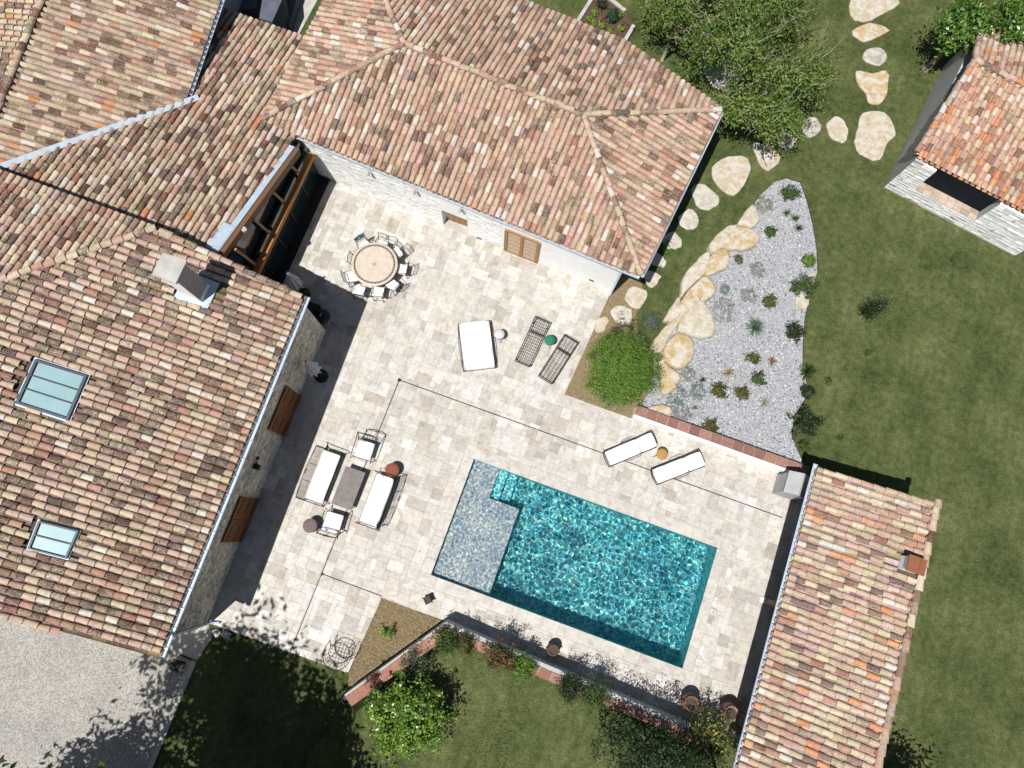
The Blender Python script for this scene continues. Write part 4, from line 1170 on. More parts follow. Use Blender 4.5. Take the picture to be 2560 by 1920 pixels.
# ------------------------------------------------------------------ rocks and stones
def rock(name, label, poly_px, z0, h, col, mat='rock', cat='stone', group=None, inset=.86, rough=.02, ox=0, oy=0, s=1.0, skirt=.0):
    P = [at(ox + x / s, oy + y / s, z0 + h) for x, y in poly_px]; c = sum(P, Vector()) / len(P); n0 = len(P); ring = []
    for i in range(n0):
        a, b = P[i], P[(i + 1) % n0]; pz = P[i - 1]; nx_ = P[(i + 2) % n0]
        for t in (0, .34, .67):                       # Catmull-Rom, then a little noise
            q = 0.5 * ((2 * a) + (b - pz) * t + (2 * pz - 5 * a + 4 * b - nx_) * t * t + (3 * a - pz - 3 * b + nx_) * t ** 3)
            ring.append(q - c + Vector((rng.normal(0, rough), rng.normal(0, rough), 0)))
    n = len(ring); L = [(1.0 + skirt, -h - .05 if z0 <= 0 else -h), (1.0 + skirt * .4, -h * .35), (.97, -h * .08), (inset, 0), (inset * .62, 0), (inset * .3, 0)]
    V = []; F = []
    for k, z in L:
        for q in ring:
            zz = z + (rng.normal(0, .006 + h * .015) if k < 1 else rng.normal(0, h * .04)); V.append((q.x * k, q.y * k, zz))
    V.append((0, 0, 0))
    for i in range(len(L) - 1):
        for j in range(n): F.append((i * n + j, i * n + (j + 1) % n, (i + 1) * n + (j + 1) % n, (i + 1) * n + j))
    F += [((len(L) - 1) * n + j, (len(L) - 1) * n + (j + 1) % n, len(V) - 1) for j in range(n)]
    sgn = sum(ring[i].x * ring[(i + 1) % n].y - ring[(i + 1) % n].x * ring[i].y for i in range(n))
    if sgn < 0: F = [tuple(reversed(f)) for f in F]
    o = MB().raw(V, F, (*col, 1), True).build(name, M[mat]); o.location = c
    return tag(o, label, cat, group)


WH, OC, GO, GY = lin((226, 221, 210), .6), lin((228, 216, 192), .6), lin((228, 203, 156), .6), lin((206, 203, 198), .6)
Z3 = dict(ox=1700, oy=0, s=2.572); R1 = dict(ox=1600, oy=440, s=2.644); R2 = dict(ox=1600, oy=780, s=2.644); Z5 = dict(ox=850, oy=640, s=2.572)
STEPS = [
    (Z3, [(1095, 0), (1100, 90), (1130, 125), (1200, 135), (1300, 95), (1400, 30), (1405, 0), (1300, -60), (1150, -50)], OC, 'large cream stepping stone cut by the top edge of the lawn path'),
    (Z3, [(1110, 200), (1160, 255), (1230, 255), (1345, 190), (1250, 150), (1190, 150)], GO, 'pointed ochre stepping stone below the topmost path stone'),
    (Z3, [(1175, 355), (1215, 400), (1290, 418), (1335, 365), (1290, 310), (1220, 310)], GY, 'small round whitish stepping stone between ochre path stones'),
    (Z3, [(1135, 455), (1155, 545), (1200, 600), (1220, 660), (1305, 660), (1335, 570), (1330, 455), (1230, 470)], GO, 'tall ochre stepping stone with a white crack and square top'),
    (Z3, [(1180, 725), (1320, 720), (1390, 855), (1330, 920), (1290, 1030), (1160, 985), (1125, 910), (1145, 820)], OC, 'largest stepping stone, cream with a grey centre, nearest the shed'),
    (Z3, [(945, 815), (975, 762), (1040, 760), (1080, 830), (1075, 890), (1045, 918), (975, 880)], OC, 'oval yellow stepping stone left of the largest path stone'),
    (Z3, [(800, 770), (870, 755), (905, 800), (895, 860), (820, 875), (790, 820)], GY, 'small white stepping stone at the edge of the sparse tree'),
    (Z3, [(585, 820), (640, 780), (720, 790), (755, 840), (740, 920), (685, 965), (630, 900)], GY, 'white stepping stone in the dappled shade of the sparse tree'),
    (Z3, [(475, 925), (560, 935), (650, 1010), (570, 1095), (510, 1040)], OC, 'wedge shaped cream stepping stone beside the shaded one'),
    (Z3, [(205, 1070), (310, 1005), (420, 1008), (455, 1060), (430, 1150), (345, 1258), (240, 1190)], OC, 'large peach heart shaped stepping stone by the white house corner'),
    (Z3, [(75, 1240), (105, 1185), (190, 1205), (255, 1290), (210, 1335), (130, 1340)], WH, 'white stepping stone between the peach stone and the rockery'),
    (Z3, [(-10, 1395), (60, 1345), (105, 1370), (118, 1440), (70, 1478), (10, 1450)], WH, 'pale round stepping stone beside the white house gutter'),
    (R1, [(150, 410), (220, 365), (275, 420), (265, 470), (220, 480), (170, 470)], WH, 'pale stepping stone half ringed by low green weeds'),
    (R1, [(70, 570), (110, 500), (165, 550), (175, 580), (140, 600)], WH, 'small stepping stone tucked under the house roof corner'),
    (R1, [(25, 650), (60, 625), (130, 650), (125, 690), (80, 745), (40, 700)], OC, 'squarish cream stepping stone below the gutter corner'),
    (Z5, [(1830, 265), (1880, 195), (1950, 215), (1980, 255), (1925, 335), (1860, 310)], OC, 'cream stepping stone on bare earth beside the grass strip'),
    (Z5, [(1740, 350), (1800, 315), (1870, 350), (1865, 430), (1780, 425)], WH, 'pale stepping stone just above the round bush'),
    (Z5, [(1640, 430), (1680, 390), (1730, 400), (1700, 470), (1650, 490)], OC, 'small stepping stone at the terrace edge by the round bush'),
]
for z, poly, c, lb in STEPS: rock('stepping_stone', lb, poly, 0.0, .035, c, group='stepping stones across the lawn', inset=.9, **z)

# bare earth between terrace and stones, and the gravel rockery
structure('bare_earth', MB().prism([(p.x, p.y) for p in pts([(1548, 660), (1600, 690), (1610, 730), (1590, 790), (1600, 860), (1640, 900), (1640, 1000), (1590, 1050), (1408, 990), (1532, 726)])], -.2, -.012), M['soil'])
BED = [(1967, 447), (2000, 458), (2015, 500), (2030, 560), (2040, 620), (2043, 680), (2028, 730), (2012, 790), (2006, 860), (2006, 910), (2016, 960), (2010, 1000), (1985, 1040), (1978, 1090), (1995, 1130), (2010, 1165), (2003, 1190), (1590, 1040),
       (1630, 960), (1640, 880), (1700, 760), (1790, 640), (1850, 560), (1900, 490), (1933, 458)]
bedp = pts(BED)
bed = structure('gravel_bed', MB().prism([(p.x, p.y) for p in bedp], -.2, .05), M['grey_gravel'])
# pebbles that nobody could count
xs = [p.x for p in bedp]; ys = [p.y for p in bedp]; n = 26000
Q = np.c_[rng.uniform(min(xs), max(xs), n), rng.uniform(min(ys), max(ys), n)]; Q = Q[in_poly(Q, bedp)]
pv = np.array([(1, 0, 0), (0, 1, 0), (-1, 0, 0), (0, -1, 0), (0, 0, 1), (.5, .5, .75), (-.5, .45, .8)]); pf = np.array([(0, 1, 4), (1, 2, 4), (2, 3, 4), (3, 0, 4)])
n = len(Q); ang = rng.uniform(0, 6.28, n); sc = rng.uniform(.018, .042, n); as_ = rng.uniform(.55, 1.0, n); hz = sc * rng.uniform(.4, .9, n)
bx = pv[:5, 0][None] * sc[:, None]; by = pv[:5, 1][None] * (sc * as_)[:, None]; bz = pv[:5, 2][None] * hz[:, None] + rng.normal(0, .004, (n, 5))
V = np.stack([bx * np.cos(ang)[:, None] - by * np.sin(ang)[:, None] + Q[:, :1], bx * np.sin(ang)[:, None] + by * np.cos(ang)[:, None] + Q[:, 1:], bz + .052], -1).reshape(-1, 3)
F = (pf[None] + (np.arange(n) * 5)[:, None, None]).reshape(-1, 3)
base = np.array([(.40, .415, .445), (.28, .293, .32), (.56, .575, .59), (.16, .17, .195), (.08, .085, .105), (.36, .355, .34)])[rng.choice(6, n, p=[.26, .22, .16, .17, .12, .07])] * rng.uniform(.8, 1.1, (n, 1))
np_object('pebbles', V, F, np.repeat(np.c_[base, np.ones(n)], 4, 0), M['pebble'], bed, 'stuff')
ed = MB(); ep = [at(x, y) for x, y in BED[:17]]
for a, b in zip(ep[:-1], ep[1:]): ed.bar((a.x, a.y, .02), (b.x, b.y, .02), .03, .12)
tag(ed.build('bed_edging', M['iron_brown']), 'thin dark edging strip between the gravel bed and the lawn', 'edging')

ROCKS = [
    (R1, [(655, 300), (700, 230), (750, 185), (790, 260), (780, 310), (730, 345), (670, 325)], .28, OC, 'cream boulder beside the olive grey mound at the rockery tip'),
    (R1, [(460, 455), (500, 400), (560, 340), (620, 318), (645, 330), (580, 395), (550, 470), (490, 498)], .34, OC, 'sloping grey sided boulder leaning on the large yellow slab'),
    (R1, [(545, 470), (580, 390), (650, 330), (735, 340), (800, 400), (740, 470), (640, 483)], .36, GO, 'large yellow slab shaped boulder near the rockery tip'),
    (R1, [(440, 650), (455, 560), (510, 490), (560, 472), (590, 510), (590, 580), (530, 625)], .34, GO, 'golden boulder with a flat face below the yellow slab'),
    (R1, [(275, 800), (290, 660), (370, 560), (440, 500), (468, 515), (440, 630), (330, 730)], .26, OC, 'long cream boulder on the lawn side of the golden one'),
    (R1, [(260, 870), (280, 810), (350, 725), (430, 655), (480, 680), (510, 760), (430, 830), (390, 815), (300, 905)], .36, GO, 'broad golden boulder mottled with white in the middle row'),
    (R2, [(255, 115), (290, 20), (385, -85), (440, -60), (485, 20), (500, 140), (430, 165), (345, 150)], .38, OC, 'large beige boulder beside the grey cushion plant'),
    (R2, [(155, 265), (190, 190), (260, 130), (330, 155), (360, 220), (355, 300), (290, 365), (210, 350), (165, 310)], .42, GO, 'round golden boulder with white spots, most regular of all'),
    (R2, [(80, 230), (110, 160), (160, 105), (230, 40), (290, 0), (310, 10), (210, 140), (155, 245), (95, 270)], .3, OC, 'cracked layered cream boulder left of the round golden one'),
    (R2, [(85, 300), (150, 255), (160, 325), (260, 410), (265, 470), (165, 545), (140, 480), (130, 390)], .3, GO, 'ochre boulder touching the right side of the round bush'),
    (R2, [(30, 650), (120, 610), (210, 630), (200, 705), (100, 695)], .26, GO, 'low yellow boulder against the brick capped wall'),
    (R1, [(160, 950), (200, 880), (240, 810), (270, 805), (262, 870), (300, 910), (230, 960)], .24, OC, 'small pale boulder under the lavender by the bush'),
]
for z, poly, h, c, lb in ROCKS: rock('boulder', lb, poly, 0.0, h, c, cat='boulder', group='boulders edging the rockery', inset=.84, rough=.015, skirt=.05, **z)
for px, py, r_, lb in ((2005, 752, 22, 'pale rubble stone on the gravel near the dark shrub'), (1993, 1165, 16, 'orange lichen stone at the lower tip of the gravel bed'), (2028, 690, 10, 'tiny pale stone on the right edge of the gravel bed')):
    rock('small_stone', lb, [(px + r_ * math.cos(a) * rng.uniform(.7, 1.1), py + r_ * math.sin(a) * rng.uniform(.7, 1.1)) for a in np.linspace(0, 5.5, 7)], .04, .08, GO if r_ == 16 else OC, cat='stone')
for px, py, lb in ((538, 1583, 'left of two white stones in the dark lawn below the downpipe'), (564, 1587, 'right of two white stones in the dark lawn below the downpipe')):
    rock('white_stone', lb, [(px + 12 * math.cos(a), py + 9 * math.sin(a)) for a in np.linspace(0, 5.5, 7)], 0, .07, lin((225, 228, 232), .7), group='white stones below the downpipe')

# ------------------------------------------------------------------ garden walls with terracotta caps
TER = [(190, 140, 118), (200, 150, 128), (182, 130, 110), (194, 146, 128)]


def capped_wall(name, label, a, b, z, th, side, n, tile_col, white=.06, wallmat='render', drop=0.0):
    """a..b is the face line on the terrace side, side points away from the terrace"""
    a, b, side = Vector(a), Vector(b), Vector(side); L = (b - a).length; d = (b - a).normalized()
    o = thing(name, label, 'wall', ((a + b) / 2).to_tuple()[:2] + (0,))
    q = [a, b, b + side * th, a + side * th]; MB().prism([(p.x, p.y) for p in q], -.3, z).build('wall_body', M[wallmat], o, True)
    k = n
    for i in range(k):
        t0, t1 = L * i / k + .008, L * (i + 1) / k - .008; p0, p1 = a + d * t0 + side * white, a + d * t1 + side * white; qq = [p0, p1, p1 + side * (th - white + .03), p0 + side * (th - white + .03)]
        c = np.array(lin(tile_col[rng.integers(len(tile_col))], .62)) * rng.uniform(.85, 1.1)
        m = MB(); zz = z + .032 + rng.normal(0, .002); m.prism([(p.x, p.y) for p in qq], z - .002, zz, (*c, 1)); m.build('cap_tile', M['terra'], o, True)
    m = MB(); p0, p1 = a + side * (white - .003), b + side * (white - .003); qq = [p0, p1, p1 + side * (th - white - .01), p0 + side * (th - white - .01)]
    m.prism([(p.x, p.y) for p in qq], z - .01, z + .016); m.build('cap_mortar', M['mortar'], o, True)
    return o


MAUV = [(172, 128, 114), (164, 120, 108), (180, 136, 122), (158, 114, 104)]
capped_wall('low_garden_wall', 'low white wall with brown brick tiles between terrace and gravel bed', (3.85, 6.1, 0), (11.0, 6.1, 0), .42, .48, (0, 1, 0), 16, MAUV, .12)
SWZ = .95
sw_a, sw_b = Vector((-.33, -3.5, 0)), Vector((9.95, -3.92, 0)); sd = (sw_b - sw_a).normalized(); sn = Vector((sd.y, -sd.x, 0))
capped_wall('pool_side_wall', 'long grey wall with terracotta tiles along the pool side lawn', sw_a, sw_b, SWZ, .46, sn, 22, TER, .16, 'grey_render')
dg_a, dg_b = Vector((-2.83, -7.0, 0)), Vector((-.36, -3.54, 0)); dd2 = (dg_b - dg_a).normalized(); dn = Vector((dd2.y, -dd2.x, 0))
capped_wall('slanted_wall', 'slanting wall with terracotta tiles beside the dry planting bed', dg_a, dg_b, SWZ, .44, dn, 9, TER, .07, 'grey_render')
# raised lawn behind the two walls: falls to the lower lawn at its western end
zl = SWZ - .02
rl = MB()
p1 = dg_b + dn * .42 + Vector((.25, -.2, 0)); pw = dg_a + dn * .42
cols_ = [(p1, sw_b + sn * .44), (Vector((pw.x + .3, pw.y - .1, 0)), Vector((11.5, -7.0, 0))), (Vector((-2.0, -9.5, 0)), Vector((12, -9.5, 0))), (Vector((-1.6, -16, 0)), Vector((12, -16, 0)))]
V = []; nn = 9
for a, b in cols_:
    for i in range(nn): p = a.lerp(b, i / (nn - 1)); V.append((p.x, p.y, zl + (rng.normal(0, .02) if i else 0)))
F = [(j * nn + i, (j + 1) * nn + i, (j + 1) * nn + i + 1, j * nn + i + 1) for j in range(len(cols_) - 1) for i in range(nn - 1)]
rl.raw(V, F)
ed_ = [V[0], V[nn], V[2 * nn], V[3 * nn]]; lo = [(pw.x - .05, pw.y - .15, -.06), (pw.x - .2, pw.y - .4, -.06), (-3.4, -9.6, -.06), (-3.2, -16, -.06)]
rl.raw(ed_ + lo, [(4 + i, 5 + i, 1 + i, i) for i in range(3)])
structure('raised_lawn', rl, M['lawn'])
nD = 5200; Qd = np.c_[rng.uniform(-3.05, -.4, nD), rng.uniform(-7.0, -3.6, nD)]; Qd = Qd[in_poly(Qd, [(-2.9, -3.66), (-.6, -3.66), (-2.88, -6.9), (-3.03, -6.5)])]
P_, N_ = np.c_[Qd, np.full(len(Qd), .01)], rng.normal(size=(len(Qd), 3)) + np.array([0, 0, .8]); V, F, C = leaf_cloud(P_, N_, .09, .12, [(.3, .24, .12), (.22, .17, .08), (.38, .31, .17), (.13, .11, .05)])
tag(np_object('dry_grass', V, F, C, M['leaf_dull']), 'dry straw coloured grass over the triangular planting bed', 'grass', kind='stuff')
structure('planting_bed', MB().prism([(-2.9, -3.64), (-.52, -3.64), (-2.9, -7.0), (-3.05, -6.52)], -.2, -.015), M['soil'])

# ------------------------------------------------------------------ plants of the rockery
RP = [  # region, x, y, radius in region pixels, kind, label
    (R1, 1000, 115, 60, ('bush', 'mid', .45), 'dense dark green tuft at the upper tip of the gravel bed'),
    (R1, 825, 190, 66, ('mound', 'pale', .28), 'pale olive grey mound beside the topmost boulder'),
    (R1, 965, 250, 32, ('spiky', 'mid', .25), 'small spiky green plant under the dense green tuft'),
    (R1, 1020, 290, 38, ('spiky', 'mid', .3), 'middle of three spiky green plants in a row'),
    (R1, 1045, 350, 36, ('spiky', 'dark', .3), 'lowest of three spiky green plants in a row'),
    (R1, 865, 370, 38, ('bush', 'mid', .2), 'small round green plant right of the large yellow slab'),
    (R1, 1115, 560, 42, ('bush', 'fresh', .3), 'bright green plant on the right edge of the gravel'),
    (R1, 650, 550, 34, ('mound', 'olive', .15), 'thin dark plant just right of the golden boulder'),
    (R1, 780, 620, 55, ('mound', 'silver', .2), 'faint silver cushion in the upper gravel'),
    (R1, 565, 750, 34, ('mound', 'blue', .15), 'small bluish cushion beside the broad golden boulder'),
    (R1, 720, 790, 55, ('mound', 'silver', .22), 'pale silver green cushion in mid gravel'),
    (R1, 855, 830, 46, ('bush', 'olive', .3), 'olive green plant above the big rosette'),
    (R1, 550, 890, 92, ('mound', 'silver', .4), 'largest grey cushion plant beside the beige boulder'),
    (R1, 1090, 730, 80, ('bush', 'mid', .8), 'dark leafy shrub leaning over the right bed edge'),
    (R2, 750, 110, 85, ('rosette', 'yucca', .5), 'large blue green rosette with many pointed leaves'),
    (R2, 1025, 135, 64, ('bush', 'dark', .5), 'dark green bushy plant on the right bed edge'),
    (R2, 748, 305, 38, ('bush', 'olive', .25), 'small olive ball below the large rosette'),
    (R2, 868, 335, 40, ('spiky', 'rust', .25), 'reddish brown dry tuft'),
    (R2, 580, 405, 50, ('spiky', 'straw', .28), 'golden brown grass tuft in the lower gravel'),
    (R2, 785, 440, 42, ('bush', 'mid', .25), 'oblong dark green plant under the reddish tuft'),
    (R2, 518, 518, 52, ('bush', 'olive', .3), 'broad olive plant with reddish tips'),
    (R2, 680, 532, 44, ('bush', 'olive', .28), 'round olive plant right of the broad one'),
    (R2, 818, 605, 42, ('spiky', 'pale', .22), 'pale straw coloured dry tuft'),
    (R2, 1095, 400, 76, ('rosette', 'mid', .5), 'dark green rosette hanging over the right bed edge'),
    (R2, 385, 525, 56, ('mound', 'blue', .26), 'blue grey cushion right of the paler pair'),
    (R2, 240, 550, 70, ('mound', 'blue', .32), 'wide blue grey cushion near the round bush'),
    (R2, 270, 670, 70, ('mound', 'silver', .32), 'grey cushion nearest the brick capped wall'),
    (R2, 315, 415, 52, ('mound', 'silver', .26), 'silver cushion below the round golden boulder'),
    (R2, 465, 755, 46, ('bush', 'olive', .25), 'dull brown green plant close to the brick tiles'),
    (R2, 410, 450, 28, ('spiky', 'dark', .2), 'small dark spray between the silver cushions'),
    (R2, 1095, 740, 95, ('bush', 'dark', .85), 'big dark green shrub at the lower right bed edge'),
    (R2, 1110, 530, 46, ('bush', 'dark', .5), 'small dark shrub above the big one on the bed edge'),
    (R2, 1090, 890, 30, ('bush', 'mid', .4), 'little green plant at the lower tip of the gravel bed'),
    (R2, 360, 635, 22, ('spiky', 'rust', .15), 'tiny rusty sprig between the grey cushions'),
]
for rg, x, y, r_, (kd, cl, h), lb in RP:
    px, py, rp = rg['ox'] + x / rg['s'], rg['oy'] + y / rg['s'], r_ / rg['s'] * (1.0 if kd == 'rosette' else 1.25)
    if kd == 'bush': shrub('low_shrub' if h > .4 else 'low_plant', lb, 'shrub' if h > .4 else 'plant', px, py, rp, h, cl, 'leaf', int(14 + rp * 1.1), 22, .065 + .0006 * rp, .035 + .0008 * rp, .05, h > .4, .3, group='plants of the rockery')
    elif kd == 'mound': shrub('cushion_plant', lb, 'plant', px, py, rp, h, cl, 'leaf_dull', int(30 + rp * 2), 26, .035, .03, .05, False, .5, .3, group='plants of the rockery')
    elif kd == 'spiky': rosette('grass_tuft', lb, px, py, rp, h, cl, int(50 + rp), .006, .05, group='plants of the rockery')
    else: rosette('rosette_plant', lb, px, py, rp, h, cl, 190, .016, .05, group='plants of the rockery')
for px, py, r_, lb in ((2172, 881, 9, 'small green weed in the lawn below the young tree'), (2069, 951, 12, 'green weed in the lawn beside the hanging rosette'), (2100, 1095, 11, 'green weed in the lawn by the big dark shrub'), (2385, 646, 9, 'green weed in the grass in front of the shed')):
    shrub('weed', lb, 'plant', px, py, r_, .12, 'mid', 'leaf', 12, 14, .06, .04, 0, False, group='weeds in the lawn')

shrub('round_bush', 'large round bright green bush at the terrace edge', 'bush', 1553, 922, 103, 1.7, 'fresh', 'leaf', 520, 58, .062, .1, 0, True, .62, .42)
shrub('reddish_shrub', 'thin dark reddish shrub poking out behind the round bush', 'shrub', 1560, 832, 55, .8, [(.07, .05, .03), (.05, .07, .025), (.09, .06, .04)], 'leaf', 40, 26, .06, .09)
shrub('lavender', 'grey green lavender clump above the round bush', 'plant', 1628, 803, 32, .45, [(.1, .13, .1), (.14, .16, .13), (.07, .1, .07)], 'leaf_dull', 50, 26, .05, .06)
shrub('ground_weeds', 'patch of low weeds creeping over a stepping stone', 'plant', 1668, 620, 28, .12, 'fresh', 'leaf', 40, 14, .05, .06, 0, False)

# lower garden
shrub('citrus_shrub', 'bushy shrub with yellow green new shoots on the raised lawn', 'shrub', 1022, 1795, 94, 1.9, 'fresh', 'leaf_gloss', 240, 30, .12, .13, SWZ, True, .45, .5, (170, [(.4, .46, .1), (.5, .52, .22), (.3, .4, .08)], .1))
GS = 'flowering shrubs behind the pool side wall'
shrub('oleander', 'green oleander at the corner where the two walls meet', 'shrub', 1112, 1600, 36, .75, 'mid', 'leaf', 60, 26, .1, .07, SWZ, True, .3, .28, None, GS)
shrub('oleander', 'small yellowish oleander right of the wall corner', 'shrub', 1162, 1612, 26, .6, 'olive', 'leaf', 40, 22, .1, .06, SWZ, True, .3, .28, None, GS)
shrub('oleander', 'shrub with dark red flowers behind the pool side wall', 'shrub', 1250, 1640, 44, .85, 'mid', 'leaf', 70, 26, .09, .08, SWZ, True, .3, .28, (520, 'red', .07), GS)
shrub('oleander', 'bright green shrub right of the red flowering one', 'shrub', 1306, 1670, 34, .6, 'fresh', 'leaf', 70, 28, .09, .06, SWZ, True, .3, .3, None, GS)
shrub('flowering_shrub', 'yellow and pink flecked shrub between the wall end and pool house', 'shrub', 1778, 1842, 62, 1.0, 'mid', 'leaf', 120, 30, .1, .1, SWZ - .3, True, .3, .28, (700, [(.45, .36, .06), (.4, .12, .12), (.3, .25, .08)], .08), GS)
shrub('red_sprig', 'small dark red sprig beside the slanted wall tiles', 'plant', 929, 1698, 18, .4, 'red', 'leaf', 24, 18, .07, .05, SWZ, True, .3, .28)
shrub('grey_shrub', 'grey green low plants along the slanted wall', 'plant', 1042, 1648, 42, .3, [(.1, .13, .08), (.14, .17, .12), (.08, .1, .05)], 'leaf_dull', 60, 22, .06, .08, SWZ, False, .3)
shrub('grass_clump', 'narrow leaved clump at the foot of the citrus shrub', 'plant', 945, 1722, 24, .35, 'dark', 'leaf', 30, 20, .09, .05, SWZ, False, .3, .2)
shrub('low_hedge_plant', 'dark shrub overhanging the terracotta tiles mid wall', 'shrub', 1430, 1722, 40, .7, 'dark', 'leaf', 70, 26, .09, .09, SWZ, True, .3, .3, None, GS)
shrub('low_hedge_plant', 'olive green shrub in front of the tall dark tree', 'shrub', 1490, 1738, 44, .8, 'mid', 'leaf', 80, 26, .09, .09, SWZ, True, .3, .3, None, GS)
shrub('young_plant', 'lime green seedlings in the dry planting bed', 'plant', 968, 1580, 26, .45, 'lime', 'leaf', 16, 12, .12, .06, 0, True, .2, .25)

# trees
t1 = at(2150, 793)
tree('young_tree', 'slender young tree with a pale trunk alone on the lawn', (t1.x, t1.y, 0), 2.5, [((.02, .02, 1.35), (.42, .42, 1.0))], 'dark', 70, 24, .075, .1, trunk=.03, branches=10, bare=0, shell=.1, squash=False)
b1 = at(1800, 285)
tree('sparse_tree', 'sparse tree with bare twigs over the stepping stones', (b1.x, b1.y, 0), 5.0, [((-.6, 1.0, 3.1), (1.8, 1.7, 1.0)), ((2.0, .9, 2.9), (1.9, 1.6, 1.0)), ((.6, -.9, 2.3), (1.6, 1.2, .8)), ((2.0, -.6, 2.0), (1.4, 1.2, .7))], [(.12, .2, .035), (.16, .24, .05), (.08, .15, .025), (.2, .25, .07)], 88, 36, .14, .2, trunk=.06, branches=22, bare=22, shell=.25, squash=False, bark='pale_bark')
b2 = at(1655, 150)
tree('sparse_tree', 'leafy tree by the kitchen garden cut by the top edge', (b2.x, b2.y, 0), 5.0, [((.6, 2.2, 3.2), (1.8, 1.5, 1.1)), ((-.4, .6, 2.3), (1.4, 1.2, .9)), ((1.6, -.2, 2.0), (1.6, 1.3, .8)), ((3.8, 2.2, 2.8), (1.8, 1.5, 1.0)), ((2.4, 1.2, 2.6), (1.6, 1.4, .9))], [(.11, .185, .035), (.15, .22, .045), (.07, .13, .025), (.18, .23, .06)], 85, 36, .14, .21, trunk=.06, branches=20, bare=14, shell=.2, squash=False, bark='pale_bark')
b3 = at(2420, 62, 2.9)
tree('glossy_tree', 'dense tree with large glossy leaves behind the shed', (b3.x, b3.y, 0), 4.4, [((.1, .3, 2.3), (1.1, 1.2, 1.1)), ((1.9, .9, 3.2), (1.2, 1.2, .9)), ((3.7, .9, 3.3), (1.4, 1.3, .9))], [(.08, .16, .025), (.12, .22, .04), (.05, .11, .02), (.15, .26, .05)], 120, 30, .19, .17, 'leaf_gloss', trunk=.12, shell=.5, aspect=.38)
b4 = at(1600, 1862, SWZ)
tree('dark_tree', 'dark leaved tree with visible stems at the bottom edge', (b4.x, b4.y, SWZ), 3.4, [((-.9, .2, 1.5), (1.1, 1.0, .9)), ((.5, .1, 2.1), (1.3, 1.0, .9)), ((1.8, -.2, 1.9), (1.2, .9, .9)), ((.4, -.8, 1.3), (1.4, .9, .9))], 'dark', 75, 32, .1, .15, trunk=.07, branches=14, shell=.3)
tree('shade_tree', 'tall tree beyond the bottom edge that shades the dark lawn', (-7.2, -13.6, 0), 10.0, [((-1.2, 1.7, 8.9), (3.5, 2.6, 2.6)), ((3.0, 1.2, 6.4), (2.6, 2.6, 2.3)), ((-3.2, -1.5, 6.4), (2.1, 1.9, 1.8)), ((1.0, 1.0, 5.2), (2.6, 1.9, 1.6)), ((4.2, 1.3, 4.0), (2.2, 2.5, 2.0))], 'mid', 260, 30, .3, .34, trunk=.3, shell=.1, squash=False)
tree('shade_tree', 'bushy tree beyond the bottom edge beside the citrus shrub', (-2.0, -11.6, 0), 4.2, [((.1, .4, 2.5), (1.7, 1.5, 1.7)), ((-1.6, .2, 2.3), (1.5, 1.5, 1.5))], 'mid', 170, 30, .2, .2, trunk=.12, shell=.1, squash=False)
tree('shade_tree', 'tree beyond the bottom edge whose shadow falls beside the pool house', (16.4, -4.6, 0), 4.6, [((0, .2, 3.0), (1.9, 1.5, 1.3)), ((-1.3, -.3, 3.2), (1.2, 1.2, 1.1))], 'mid', 150, 30, .18, .2, trunk=.14, shell=.2, squash=False)

# kitchen garden behind the white house
kg = thing('kitchen_garden', 'soil filled kitchen garden bed with plank edging behind the white house', 'garden bed', tuple(at(1525, 60)))
kgp = pts([(1450, 55), (1487, -12), (1565, 28), (1580, 65), (1560, 105)]); MB().prism([(p.x, p.y) for p in kgp], -.2, .08).build('soil', M['garden_soil'], kg, True)
for (x0, y0), (x1, y1) in (((1443, 58), (1486, -10)), ((1516, -4), (1562, 32)), ((1583, 68), (1560, 108))):
    a, b = at(x0, y0), at(x1, y1); MB().bar((a.x, a.y, .06), (b.x, b.y, .06), .16, .2).build('edging_plank', M['concrete'], kg, True)
for i, (px, py) in enumerate(((1486, 32), (1470, 48), (1484, 56), (1507, 66), (1524, 78), (1555, 72), (1549, 38))):
    shrub('lettuce', ['highest', 'leftmost', 'second from left', 'central', 'lowest', 'rightmost', 'upper right'][i] + ' lime green lettuce in the kitchen garden', 'lettuce', px, py, 8, .2, 'lime', 'leaf', 16, 14, .07, .04, .08, False, .2, .6, group='lettuces in the kitchen garden')
shrub('vegetable_plant', 'dark leafy vegetable plant at the top corner of the kitchen garden', 'plant', 1503, 8, 16, .4, 'dark', 'leaf', 24, 20, .1, .07, .08, True, .3, .3)
shrub('vegetable_plant', 'large blue green artichoke like plant in the kitchen garden', 'plant', 1532, 38, 18, .5, [(.04, .09, .05), (.06, .12, .07), (.03, .07, .035)], 'leaf', 26, 20, .12, .07, .08, True, .3, .3)
for px, py, lb in ((1497, 60, 'left wooden stake in the kitchen garden'), (1543, 76, 'right wooden stake in the kitchen garden')):
    c = at(px, py); tag(MB().tube([(c.x, c.y, 0), (c.x + .02, c.y + .02, 1.1)], .022, 6).build('wooden_stake', M['oak']), lb, 'stake', 'stakes in the kitchen garden')
structure('bare_ground', MB().prism([(p.x, p.y) for p in pts([(1745, 80), (1840, 75), (1870, 130), (1850, 200), (1830, 235), (1780, 215), (1750, 160)])], -.2, -.03), M['concrete'])

# ------------------------------------------------------------------ furniture
def heading(x0, y0, x1, y1, z=0.0):
    a, b = at(x0, y0, z), at(x1, y1, z); return math.atan2(b.y - a.y, b.x - a.x)


